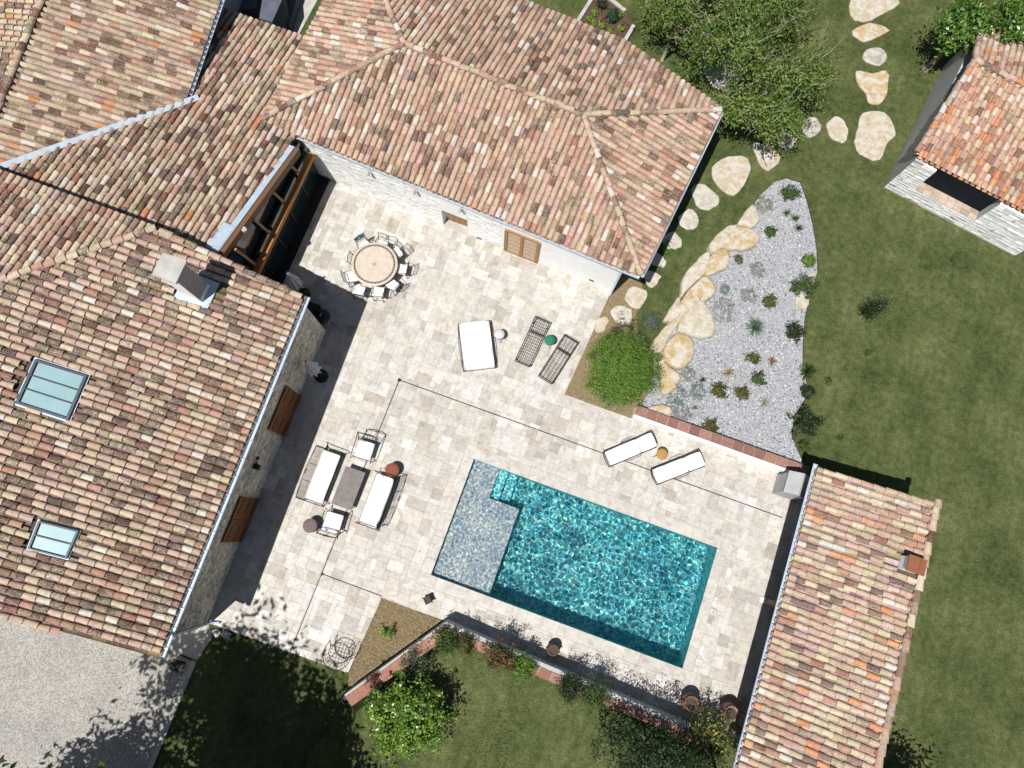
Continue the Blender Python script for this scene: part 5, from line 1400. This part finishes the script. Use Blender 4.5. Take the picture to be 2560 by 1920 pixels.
def pillow(sx, sy, sz, z, n=6, c=(0, 0), rx=0.0):
    """a soft rectangular cushion"""
    m = MB(); V = []; k = n
    for top in (0, 1):
        for i in range(k + 1):
            for j in range(k + 1):
                u, v = 2 * i / k - 1, 2 * j / k - 1; e = (1 - abs(u) ** 6) * (1 - abs(v) ** 6)
                r_ = 1 - .04 * (abs(u) ** 4 * abs(v) ** 4)
                y, zz = v * sy / 2 * r_, (.5 + (.5 if top else -.5) * e ** .35) * sz + (rng.normal(0, .003) if top else 0)
                V.append((c[0] + u * sx / 2 * r_, c[1] + y * math.cos(rx) - zz * math.sin(rx), z + y * math.sin(rx) + zz * math.cos(rx)))
    b = (k + 1) ** 2; F = []
    for i in range(k):
        for j in range(k):
            a = i * (k + 1) + j; F += [(b + a, b + a + k + 1, b + a + k + 2, b + a + 1), (a, a + 1, a + k + 2, a + k + 1)]
    for i in range(k):
        for a, c2 in ((i, i + 1), (k * (k + 1) + i + 1, k * (k + 1) + i)): F.append((c2, a, b + a, b + c2))
        a, c2 = i * (k + 1), (i + 1) * (k + 1); F.append((a, c2, b + c2, b + a)); F.append((c2 + k, a + k, b + a + k, b + c2 + k))
    return m.raw(V, F, None, True)


def piping(sx, sy, z, parent, c=(0, 0)):
    r_ = .04; q = [(c[0] + x, c[1] + y, z) for x, y in rounded(-sx / 2, -sy / 2, sx / 2, sy / 2, r_, 3)]
    MB().tube(q, .007, 5, closed=True).build('piping', M['cushion_edge'], parent)


def arc(p0, p1, h, n=8, ax=(0, 0, 1)):
    p0, p1, ax = Vector(p0), Vector(p1), Vector(ax); return [p0.lerp(p1, i / n) + ax * h * math.sin(math.pi * i / n) for i in range(n + 1)]


# dining chair, back towards -y
def dining_chair():
    o = thing('dining_chair', '', 'chair', group='wrought iron chairs round the dining table')
    for sx in (-1, 1):
        MB().tube([(sx * .2, .2, 0), (sx * .21, .21, .45)], .014, 6).build('leg', M['iron'], o)
        MB().tube([(sx * .2, -.25, 0), (sx * .2, -.2, .45)], .014, 6).build('leg', M['iron'], o)
        MB().tube([(sx * .21, -.2, .45), (sx * .215, -.25, .72), (sx * .23, -.33, .98)], .015, 6).build('back_post', M['iron'], o)
        MB().tube([(sx * .21, .2, .45), (sx * .25, .18, .6), (sx * .26, .02, .67), (sx * .22, -.24, .68)], .012, 6).build('armrest', M['iron'], o)
    MB().tube([(-.22, -.21, .45), (.22, -.21, .45), (.22, .22, .45), (-.22, .22, .45)], .013, 6, closed=True).build('seat_frame', M['iron'], o)
    MB().tube(arc((-.22, -.305, .9), (.22, -.305, .9), .1, 8, (0, -.35, .9)), .013, 6).build('top_rail', M['iron'], o)
    MB().tube([(-.21, -.245, .7), (.21, -.245, .7)], .01, 5).build('lower_rail', M['iron'], o)
    for k in range(6):
        x = -.15 + k * .06; MB().tube([(x, -.245, .7), (x, -.32, .93 + .05 * math.cos(x * 6))], .008, 5).build('spindle', M['iron'], o)
    MB().tube([(-.2, -.24, .16), (.2, -.24, .16)], .009, 5).build('stretcher', M['iron'], o)
    pillow(.44, .43, .055, .455).build('cushion', M['cushion'], o)
    return o


dt = at(936, 660, .75); DT = Vector((dt.x, dt.y, 0))
tb = thing('dining_table', 'round stone dining table with a ring of small black triangles', 'table', DT)
MB().lathe([(.0, .70), (.86, .70), (.93, .715), (.935, .74), (.92, .752), (.82, .754), (.0, .754)], (0, 0, 0), 48, None, True, False).build('table_top', M['table_stone'], tb)
MB().lathe([(.812, .754), (.816, .757), (.828, .757), (.832, .754)], (0, 0, 0), 48, cap=False).build('inlay_ring', M['iron_brown'], tb)
for k in range(56):
    a0 = 2 * math.pi * k / 56; w_ = 2 * math.pi / 56 * .47; r0, r1 = .815, .735
    MB().raw([(r0 * math.cos(a0 - w_), r0 * math.sin(a0 - w_), .7575), (r0 * math.cos(a0 + w_), r0 * math.sin(a0 + w_), .7575), (r1 * math.cos(a0), r1 * math.sin(a0), .7575), (r0 * math.cos(a0 - w_), r0 * math.sin(a0 - w_), .754), (r0 * math.cos(a0 + w_), r0 * math.sin(a0 + w_), .754), (r1 * math.cos(a0), r1 * math.sin(a0), .754)], [(0, 1, 2), (0, 3, 4, 1), (1, 4, 5, 2), (2, 5, 3, 0)]).build('inlay_triangle', M['dark'], tb)
for k in range(4):
    a0 = math.pi / 2 * k + .45; MB().raw([(.012, 0, .7575)] + [(.075 * math.cos(a0 + q), .075 * math.sin(a0 + q), .7575) for q in (-.3, .3)], [(0, 1, 2)]).build('centre_petal', M['dark'], tb)
for k in range(3):
    a0 = 2 * math.pi * k / 3; MB().tube([(.6 * math.cos(a0), .6 * math.sin(a0), 0), (.25 * math.cos(a0), .25 * math.sin(a0), .35), (.55 * math.cos(a0), .55 * math.sin(a0), .7)], .022, 6).build('leg', M['iron'], tb)
proto = dining_chair()
CHAIRS = [(118, .95, 'dining chair with a turquoise towel hung on its back'), (76, .93, 'dining chair at the house side of the round table'), (35, 1.0, 'dining chair with dark shade on half its cushion, upper right of the table'),
          (-6, 1.07, 'dining chair at the right of the round table'), (-48, 1.06, 'dining chair at the lower right of the round table'), (-82, 1.12, 'fully pulled out dining chair below the round table'),
          (-120, 1.22, 'dining chair with its cushion in the house shadow'), (-152, 1.04, 'dining chair at the shadow edge left of the table'), (166, .72, 'dining chair pushed right under the left of the table')]
tw_xy = None
for i, (an, r_, lb) in enumerate(CHAIRS):
    a = math.radians(an) + ROT; p = DT + Vector((r_ * math.cos(a), r_ * math.sin(a), 0)); rz = a + math.pi / 2 + math.radians([8, -6, 5, -4, 10, -14, 16, -8, 4][i])
    o = proto if i == 0 else dup(proto, p, rz, lb)
    if i == 0: o.location = p; o.rotation_euler = (0, 0, rz); o['label'] = lb
    if i == 0: tw_xy = (p, rz)
V = []; F = []; C = []
for i in range(9):
    for j in range(7):
        s_ = (j - 3) / 3; V.append((-.2 + i * .05 + .01 * math.sin(j * 2.), -.33 + s_ * .05 + .012 * math.sin(i * 1.9), 1.0 - abs(s_) * .26 + .01 * math.sin(i * 2.3 + j)))
for i in range(8):
    for j in range(6):
        F.append((i * 7 + j, (i + 1) * 7 + j, (i + 1) * 7 + j + 1, i * 7 + j + 1)); C.append((*[(.05, .42, .5), (.6, .78, .8), (.02, .2, .3), (.08, .5, .56)][(i * 3 + j * 5 + (i * j) % 3) % 4], 1))
tw = MB(); [tw.raw([V[q] for q in f], [(0, 1, 2, 3)], c) for f, c in zip(F, C)]
two = tw.build('beach_towel', M['obj']); two.location = tw_xy[0]; two.rotation_euler = (0, 0, tw_xy[1]); tag(two, 'turquoise patterned towel over the back of a dining chair', 'towel')


def sofa(label, px, py, rz, L=1.9, Dp=.72, chair=False, back_cushion=True, group=None):
    """back towards -y"""
    c = at(px, py, .4); o = thing('garden_armchair' if chair else 'garden_sofa', label, 'armchair' if chair else 'sofa', (c.x, c.y, 0), rz, group)
    hx, hy = L / 2, Dp / 2
    for sx in (-1, 1):
        for sy in (-1, 1): MB().tube([(sx * (hx + .03), sy * hy, 0), (sx * (hx + .03), sy * (hy - .02), .34)], .016, 6).build('leg', M['iron'], o)
        MB().tube([(sx * (hx + .03), hy + .04, .3), (sx * (hx + .05), hy + .08, .48), (sx * (hx + .05), hy - .04, .58), (sx * (hx + .05), 0, .6), (sx * (hx + .05), -hy, .62), (sx * (hx + .05), -hy - .12, .7), (sx * (hx + .05), -hy - .24, .68)], .016, 6).build('armrest', M['iron'], o)
        MB().tube([(sx * (hx + .03), -hy, .3), (sx * (hx + .02), -hy - .14, .62), (sx * hx, -hy - .2, .86)], .016, 6).build('back_post', M['iron'], o)
    MB().tube([(-hx, -hy, .32), (hx, -hy, .32), (hx, hy, .32), (-hx, hy, .32)], .015, 6, closed=True).build('seat_frame', M['iron'], o)
    MB().tube(arc((-hx, -hy - .19, .84), (hx, -hy - .19, .84), .10, 10, (0, -.3, 1)), .015, 6).build('top_rail', M['iron'], o)
    MB().tube([(-hx, -hy - .19, .82), (hx, -hy - .19, .82)], .01, 5).build('rail', M['iron'], o)
    nb = 4 if chair else 7
    for k in range(nb): MB().tube([(-hx, -hy - .03 - .022 * k, .40 + .058 * k), (hx, -hy - .03 - .022 * k, .40 + .058 * k)], .007, 5).build('back_bar', M['iron'], o)
    for k in range(1 if chair else 2):
        x = 0 if chair else -hx / 3 + k * 2 * hx / 3; MB().tube([(x, -hy, .32), (x, -hy - .2, .83)], .012, 5).build('back_strut', M['iron'], o)
    sc_ = MB()
    for s in (-1, 1): sc_.tube([(s * (.05 + .05 * math.cos(q)), -hy - .2, .87 + .035 * math.sin(q)) for q in np.linspace(0, 6.28, 9)], .007, 5)
    sc_.build('scroll', M['iron'], o)
    pillow(L - .03, Dp - .02, .13, .34, 8).build('seat_cushion', M['cushion'], o)
    piping(L - .05, Dp - .04, .44, o)
    if back_cushion: pillow(L - .05, .34, .12, .48, 8, (0, -hy + .08), math.radians(104)).build('back_cushion', M['cushion'], o)
    return o


up_l = heading(850, 1300, 1000, 950)                      # the furniture's long axis: along the slot drain
sofa('left garden sofa with its open iron back towards the house', 807, 1192, -math.pi / 2 + .02, 1.98, .74, back_cushion=False)
sofa('right garden sofa with a thick back cushion next to the red stool', 941, 1250, math.pi / 2 + .02, 1.95, .72)
sofa('garden armchair at the upper end of the coffee table', 911, 1125, math.pi + .06, .7, .7, True, False)
sofa('garden armchair next to the dark round stool', 833, 1304, .08, .7, .66, True)
ctp = at(871, 1220, .45); ct = thing('coffee_table', 'dark slate coffee table between the two garden sofas', 'table', (ctp.x, ctp.y, 0), math.pi / 2 + .01)
MB().box((0, 0, .445), (1.5, .8, .035)).build('table_top', M['table_dark'], ct)
for sx in (-1, 1):
    for sy in (-1, 1): MB().tube([(sx * .66, sy * .32, 0), (sx * .7, sy * .36, .2), (sx * .66, sy * .32, .43)], .016, 6).build('leg', M['iron'], ct)
    MB().tube([(sx * .66, -.32, .12), (sx * .66, .32, .12)], .01, 5).build('stretcher', M['iron'], ct)


def stool(label, px, py, r_, h, col, mat='obj', solid=False, weave=False, name='side_table'):
    c = at(px, py, h); o = thing(name, label, 'side table', (c.x, c.y, 0), rng.uniform(0, 1), None)
    if solid:
        MB().lathe([(r_ * .8, 0), (r_ * .95, h * .3), (r_ * .98, h * .7), (r_ * .94, h - .03)], (0, 0, 0), 24, (*[v * .5 for v in col], 1)).build('drum', M[mat], o)
        MB().lathe([(r_ * .94, h - .03), (r_, h - .02), (r_, h - .005), (r_ * .98, h), (r_ * .5, h + .001)], (0, 0, 0), 28, (*col, 1), True).build('table_top', M[mat], o)
        return o
    MB().lathe([(r_ * .96, h - .022), (r_, h - .012), (r_ * .985, h), (r_ * .4, h + .001)], (0, 0, 0), 28, (*col, 1)).build('table_top', M[mat], o)
    MB().tube([(r_ * math.cos(q), r_ * math.sin(q), h - .02) for q in np.linspace(0, 6.283, 17)[:-1]], .009, 5, closed=True).build('rim', M['iron_brown'], o)
    for k in range(4):
        a = math.pi / 2 * k + .4; MB().tube([(r_ * .85 * math.cos(a), r_ * .85 * math.sin(a), h - .02), (r_ * .8 * math.cos(a), r_ * .8 * math.sin(a), h * .5), (r_ * 1.2 * math.cos(a), r_ * 1.2 * math.sin(a), 0)], .009, 5).build('leg', M['iron_brown'], o)
    MB().tube([(r_ * .8 * math.cos(q), r_ * .8 * math.sin(q), h * .5) for q in np.linspace(0, 6.283, 13)[:-1]], .007, 5, closed=True).build('ring', M['iron_brown'], o)
    if weave:
        s = .042; k = 0
        for i in range(-5, 6):
            for j in range(-5, 6):
                x, y = i * s, j * s
                if math.hypot(x, y) < r_ * .86:
                    MB().box((x, y, h + .004), (s * 1.3, s * .36, .009), math.radians(45 if (i + j) % 2 else -45), (*[v * rng.uniform(.5, 1.25) for v in col], 1)).build('wicker_strand', M[mat], o)
    return o


stool('round reddish brown drum stool behind the right sofa', 980, 1175, .27, .46, (.2, .06, .03), solid=True, name='drum_stool')
stool('round grey brown drum stool beside the lower armchair', 775, 1314, .27, .46, (.14, .1, .1), solid=True, name='drum_stool')
stool('round pale grey side table touching the white daybed', 1248.6, 835, .21, .48, (.5, .49, .51))
stool('round green mosaic side table between the bare loungers', 1374.7, 849.8, .21, .48, (.015, .17, .09))
stool('round wicker side table between the white loungers', 1655.8, 1134.8, .215, .46, (.42, .25, .07), weave=True)

# daybed
dbp = at(1191.6, 862, .4); db = thing('daybed', 'wide white double daybed in the middle of the terrace', 'daybed', (dbp.x, dbp.y, 0), heading(1211, 960, 1191, 800) - math.pi / 2)
MB().tube([(-.64, -1.0, .26), (.64, -1.0, .26), (.64, 1.0, .26), (-.64, 1.0, .26)], .022, 6, closed=True).build('bed_frame', M['iron_brown'], db)
for sx in (-1, 1):
    for y in (-.95, .85): MB().tube([(sx * .63, y, 0), (sx * .63, y, .36)], .022, 6).build('leg', M['iron_brown'], db)
    MB().tube(arc((sx * .645, -.9, .27), (sx * .645, .9, .27), .06, 6, (sx, 0, 0)), .014, 5).build('side_rail', M['iron_brown'], db)
pillow(1.24, 1.96, .13, .28, 10).build('mattress', M['cushion'], db); piping(1.22, 1.94, .385, db)


def lounger(label, px, py, rz, cushion):
    """head towards +y"""
    c = at(px, py, .3); o = thing('sun_lounger', label, 'sun lounger', (c.x, c.y, 0), rz, 'sun loungers on the terrace'); L, W = 2.02, .62; hb = .32; ba = math.radians(24 if cushion else 10); mt = M['iron_brown']
    for s in (-1, 1):
        MB().tube([(s * W / 2, -L / 2, hb), (s * W / 2, L / 2, hb)], .02, 6).build('side_rail', mt, o)
        for y in (-.88, .8): MB().tube([(s * W / 2, y, 0), (s * W / 2, y, hb)], .018, 6).build('leg', mt, o)
        MB().tube([(s * W / 2, .38, hb + .01), (s * W / 2, .38 + .64 * math.cos(ba), hb + .01 + .64 * math.sin(ba))], .018, 6).build('backrest_rail', mt, o)
        if cushion: MB().tube([(s * (W / 2 + .05), -.25, hb), (s * (W / 2 + .07), -.2, hb + .2), (s * (W / 2 + .07), .2, hb + .22), (s * (W / 2 + .05), .35, hb)], .013, 5).build('armrest', mt, o)
    for y in (-L / 2, L / 2): MB().tube(arc((-W / 2, y, hb), (W / 2, y, hb), .05, 6, (0, 1 if y > 0 else -1, 0)) if cushion else [(-W / 2, y, hb), (W / 2, y, hb)], .02, 6).build('end_rail', mt, o)
    MB().box((0, .38, hb), (W, .05, .02)).build('hinge_bar', mt, o)
    for k in range(11): MB().tube([(-W / 2, -L / 2 + .09 + k * .122, hb + .006), (W / 2, -L / 2 + .09 + k * .122, hb + .006)], .009, 5).build('cross_bar', mt, o)
    for k in range(3):
        x = -W / 4 + k * W / 4; MB().tube([(x, -L / 2, hb), (x, .38, hb)], .01, 5).build('long_bar', mt, o)
        MB().tube([(x, .38, hb + .01), (x, .38 + .64 * math.cos(ba), hb + .01 + .64 * math.sin(ba))], .01, 5).build('backrest_bar', mt, o)
    for k in range(6):
        t = .08 + k * .112; MB().tube([(-W / 2, .38 + t * math.cos(ba), hb + .01 + t * math.sin(ba)), (W / 2, .38 + t * math.cos(ba), hb + .01 + t * math.sin(ba))], .009, 5).build('backrest_cross_bar', mt, o)
    if cushion:
        pillow(W - .04, 1.38, .09, hb + .015, 8, (0, -.29)).build('seat_cushion', M['cushion'], o); pillow(W - .04, .66, .09, hb + .15 + .02, 8, (0, .70), ba).build('backrest_cushion', M['cushion'], o)
    return o


lounger('bare iron lounger next to the pale side table', 1330.8, 854.6, heading(1306, 912, 1357, 800) - math.pi / 2, False)
lounger('bare iron lounger nearest the round bush', 1395, 898.6, heading(1360, 955, 1430, 845) - math.pi / 2, False)
lounger('white cushioned lounger left of the wicker table', 1574, 1124, heading(1520, 1147, 1640, 1097) - math.pi / 2, True)
lounger('white cushioned lounger right of the wicker table, nearest the pool house', 1693, 1170, heading(1640, 1192, 1755, 1147) - math.pi / 2, True)


def parasol(label, bx_, by_, tx_, ty_):
    c = at(bx_, by_); top = at(tx_, ty_, 2.55) - c; o = thing('closed_parasol', label, 'parasol', (c.x, c.y, 0), 0, 'closed parasols along the house wall')
    MB().lathe([(.26, 0), (.27, .05), (.24, .09), (.06, .11), (.04, .28)], (0, 0, 0), 24).build('base', M['dark'], o)
    MB().tube([(0, 0, .1), (0, 0, 2.6)], .024, 8).build('pole', M['dark'], o)
    V = []; F = []; n = 24; prof = [(.03, 2.52), (.07, 2.3), (.13, 1.9), (.19, 1.5), (.24, 1.2), (.22, 1.15)]
    for r_, z in prof:
        for k in range(n):
            q = r_ * (1 + (.28 if k % 3 == 0 else -.14) * (1 if r_ > .05 else .2)); a = 2 * math.pi * k / n + .15 * math.sin(z * 3); V.append((q * math.cos(a), q * math.sin(a), z + (.05 * math.sin(k * 2.1) if z < 1.3 else 0)))
    for i in range(len(prof) - 1):
        for k in range(n): F.append((i * n + k, (i + 1) * n + k, (i + 1) * n + (k + 1) % n, i * n + (k + 1) % n))
    MB().raw(V, F).build('folded_canopy', M['umb'], o); MB().lathe([(.03, 2.5), (.035, 2.6), (.0, 2.66)], (0, 0, 0), 8).build('finial', M['dark'], o)


parasol('closed mauve parasol at the corner of the tiled house roof', 760, 736, 704, 674)
parasol('closed mauve parasol on a black base by the house shutters', 804, 941, 758, 908)
bq = at(806, 790, .8); b_ = thing('kettle_barbecue', 'black kettle barbecue in the shade by the house corner', 'barbecue', (bq.x, bq.y, 0))
MB().lathe([(.05, .5), (.2, .55), (.3, .7), (.31, .78), (.3, .86), (.2, .98), (.03, 1.02)], (0, 0, 0), 20).build('kettle', M['dark'], b_)
for k in range(3): a = 2.1 * k; MB().tube([(.15 * math.cos(a), .15 * math.sin(a), .56), (.3 * math.cos(a), .3 * math.sin(a), 0)], .015, 6).build('leg', M['iron'], b_)
MB().tube([(.0, -.08, 1.03), (0, 0, 1.08), (0, .08, 1.03)], .012, 6).build('lid_handle', M['zinc'], b_)
MB().tube([(.32, -.1, .8), (.42, -.08, .8), (.42, .08, .8), (.32, .1, .8)], .012, 6).build('side_handle', M['zinc'], b_)
MB().box((-.5, .1, .42), (.5, .55, .84)).build('side_cabinet', M['dark'], b_)


def urn(name, label, px, py, r_, h, col, prof=None, plant=None, sq=False):
    c = at(px, py, h * .8); o = thing(name, label, 'pot', (c.x, c.y, 0)); cl = (*lin(col, .6), 1)
    p = [(.55, 0), (.62, .04), (.8, .3), (1.0, .62), (.95, .8), (.7, .92), (.78, .98), (.8, 1.0), (.66, 1.0), (.6, .9), (.5, .7)]
    MB().lathe([(a * r_, b * h) for a, b in p], (0, 0, 0), 4 if sq else 18, cl, not sq, False).build('jar', M['terra'], o)
    MB().lathe([(.0, .86 * h), (r_ * .62, .86 * h)], (0, 0, 0), 12, (.06, .045, .035, 1), True, False).build('soil', M['obj'], o)
    for s in (-1, 1): MB().tube(arc((s * r_ * .72, 0, h * .93), (s * r_ * .95, 0, h * .68), r_ * .2, 6, (s, 0, 0)), r_ * .08, 5).build('ear_handle', M['iron_brown'], o)
    return o


urn('terracotta_lantern', 'small square dark clay pot standing alone on the pool edge paving', 1069, 1500, .2, .38, (120, 96, 84), sq=True)
urn('clay_urn', 'dark clay urn in the wall shadow beside the pool', 1383, 1624, .25, .55, (126, 96, 82))
urn('clay_urn', 'large rough brown urn by the lower pool corner', 1727, 1757, .34, .75, (150, 116, 92))
urn('clay_urn', 'smooth pinkish jar half in shade at the pool house front', 1826, 1782, .34, .8, (196, 146, 132))
pw_ = at(866, 1745, .5); urn('dark_pot', 'dark glazed pot at the lower end of the slanted wall', 866, 1745, .2, .5, (50, 44, 56))

# wire garden chair
wc = at(848, 1632, .4); w_ = thing('wire_armchair', 'curved black wire armchair on the terrace edge', 'armchair', (wc.x, wc.y, 0), heading(815, 1655, 870, 1600) - math.pi / 2 + .5)
MB().tube([(.38 * math.cos(a), .36 * math.sin(a), .42) for a in np.linspace(0, 6.283, 17)[:-1]], .014, 6, closed=True).build('seat_ring', M['iron'], w_)
for k in range(6):
    x = -.3 + k * .12; y = .36 * math.sqrt(max(0, 1 - (x / .38) ** 2)); MB().tube([(x, -y, .42), (x, y, .41)], .007, 5).build('seat_wire', M['iron'], w_)
    MB().tube([(-y, x, .42), (y, x, .42)], .007, 5).build('seat_wire', M['iron'], w_)
for k in range(9):
    a = math.radians(200 + k * 17.5) - math.pi * .0; MB().tube([(.38 * math.cos(a), .36 * math.sin(a), .42), (.44 * math.cos(a), .44 * math.sin(a), .66), (.5 * math.cos(a), .54 * math.sin(a), .86 - .03 * abs(k - 4))], .008, 5).build('back_wire', M['iron'], w_)
for rr, z in ((.41, .55), (.45, .7)): MB().tube([(rr * math.cos(a), (rr - .01) * math.sin(a), z) for a in np.radians(np.linspace(195, 345, 11))], .007, 5).build('back_wire', M['iron'], w_)
MB().tube([(.5 * math.cos(a), .54 * math.sin(a), .86 - .03 * abs(a - 4.71) * 2.5) for a in np.radians(np.linspace(195, 345, 11))], .015, 6).build('back_rim', M['iron'], w_)
for s in (-1, 1):
    MB().tube([(s * .48, -.12, .8), (s * .5, .12, .64), (s * .44, .34, .5), (s * .36, .1, .42)], .014, 6).build('arm_loop', M['iron'], w_)
    for y in (-.24, .24): MB().tube([(s * .25, y, .42), (s * .3, y * 1.15, 0)], .014, 6).build('leg', M['iron'], w_)
gr = at(443, 1664); go = thing('drain_grate', 'black slotted drain grate at the edge of the drive', 'grate', (gr.x, gr.y, 0), .1)
MB().box((0, 0, -.012), (.5, .38, .03)).build('frame', M['dark'], go)
for k in range(5): MB().box((.02 + k * .045, 0, .008), (.016, .26, .02)).build('slat', M['iron_brown'], go)

# ------------------------------------------------------------------ grass
nG = 90000
Q = np.c_[rng.uniform(0, 2560, nG), rng.uniform(0, 1920, nG)]
W2 = np.array([tuple(at(x, y))[:2] for x, y in Q])
ok = np.ones(nG, bool)
for poly in ([(-13.5, 5.0), (.95, 5.0), (1.5, 10.9), (2.9, 18.3), (-1.5, 19.8), (-13.4, 20.2)], [(-30, -6.7), (-3.05, -6.6), (-2.9, -3.6), (11, -3.6), (11, 6.6), (3.9, 6.6), (.97, 6.2), (.9, 8), (-30, 8)],
             [(p.x, p.y) for p in DRIVE], [(-9.8, -8.1), (-8.2, -8.1), (-8.2, -6), (-9.8, -6)], [(p.x, p.y) for p in bedp], [(10.6, -12), (14.6, -12), (14.4, 6.3), (10.4, 6.3)], [(p.x, p.y) for p in kgp], [(-30, 5), (-13.2, 5), (-13.2, 16), (-14, 22), (-30, 22)], [(11.1, 19.6), (17.5, 18.5), (19, 27), (12, 28)],
             [(-2.9, -3.6), (-.4, -3.6), (-2.8, -7.0), (-3.05, -6.5)]): ok &= ~in_poly(W2, poly)
for z, poly, c, lb in STEPS: ok &= ~in_poly(W2, [tuple(at(z['ox'] + x / z['s'], z['oy'] + y / z['s']))[:2] for x, y in poly])
W2 = W2[ok]; zb = np.full(len(W2), GZ)
south = (W2[:, 1] < -3.6) & (W2[:, 0] > -2.9) & ((W2[:, 0] + 2.4) * 3.46 - (W2[:, 1] + 7.2) * 2.5 > 0) & (W2[:, 0] < 10.5)
west = south & (W2[:, 0] < -1.6) & (W2[:, 1] < -6.8)
W2 = W2[~west]; zb = np.where(south, zl, GZ)[~west]
n = len(W2); nb = 3
a = rng.uniform(0, 6.28, (n, nb)); ln = rng.uniform(.02, .055, (n, nb)); wd = .006; off = rng.normal(0, .02, (n, nb, 2))
bx_ = W2[:, None, :] + off; dirx = np.stack([np.cos(a), np.sin(a)], -1)
v0 = np.concatenate([bx_ + np.stack([-dirx[..., 1], dirx[..., 0]], -1) * wd * 1.6, np.broadcast_to(zb[:, None, None], (n, nb, 1))], -1)
v1 = np.concatenate([bx_ - np.stack([-dirx[..., 1], dirx[..., 0]], -1) * wd * 1.6, np.broadcast_to(zb[:, None, None], (n, nb, 1))], -1)
v2 = np.concatenate([bx_ + dirx * ln[..., None] * 1.1, zb[:, None, None] + ln[..., None] * .8], -1)
V = np.stack([v0, v1, v2], 2).reshape(-1, 3); F = np.arange(len(V)).reshape(-1, 3)
gc = np.array([(.096, .118, .044), (.076, .1, .033), (.13, .142, .064), (.062, .09, .028), (.17, .17, .088)])[rng.integers(5, size=n * nb)] * rng.uniform(.75, 1.2, (n * nb, 1))
go_ = np_object('grass', V, F, np.c_[gc, np.ones(n * nb)], M['leaf_dull']); tag(go_, 'short olive green mown grass blades of the lawn', 'grass', kind='stuff')
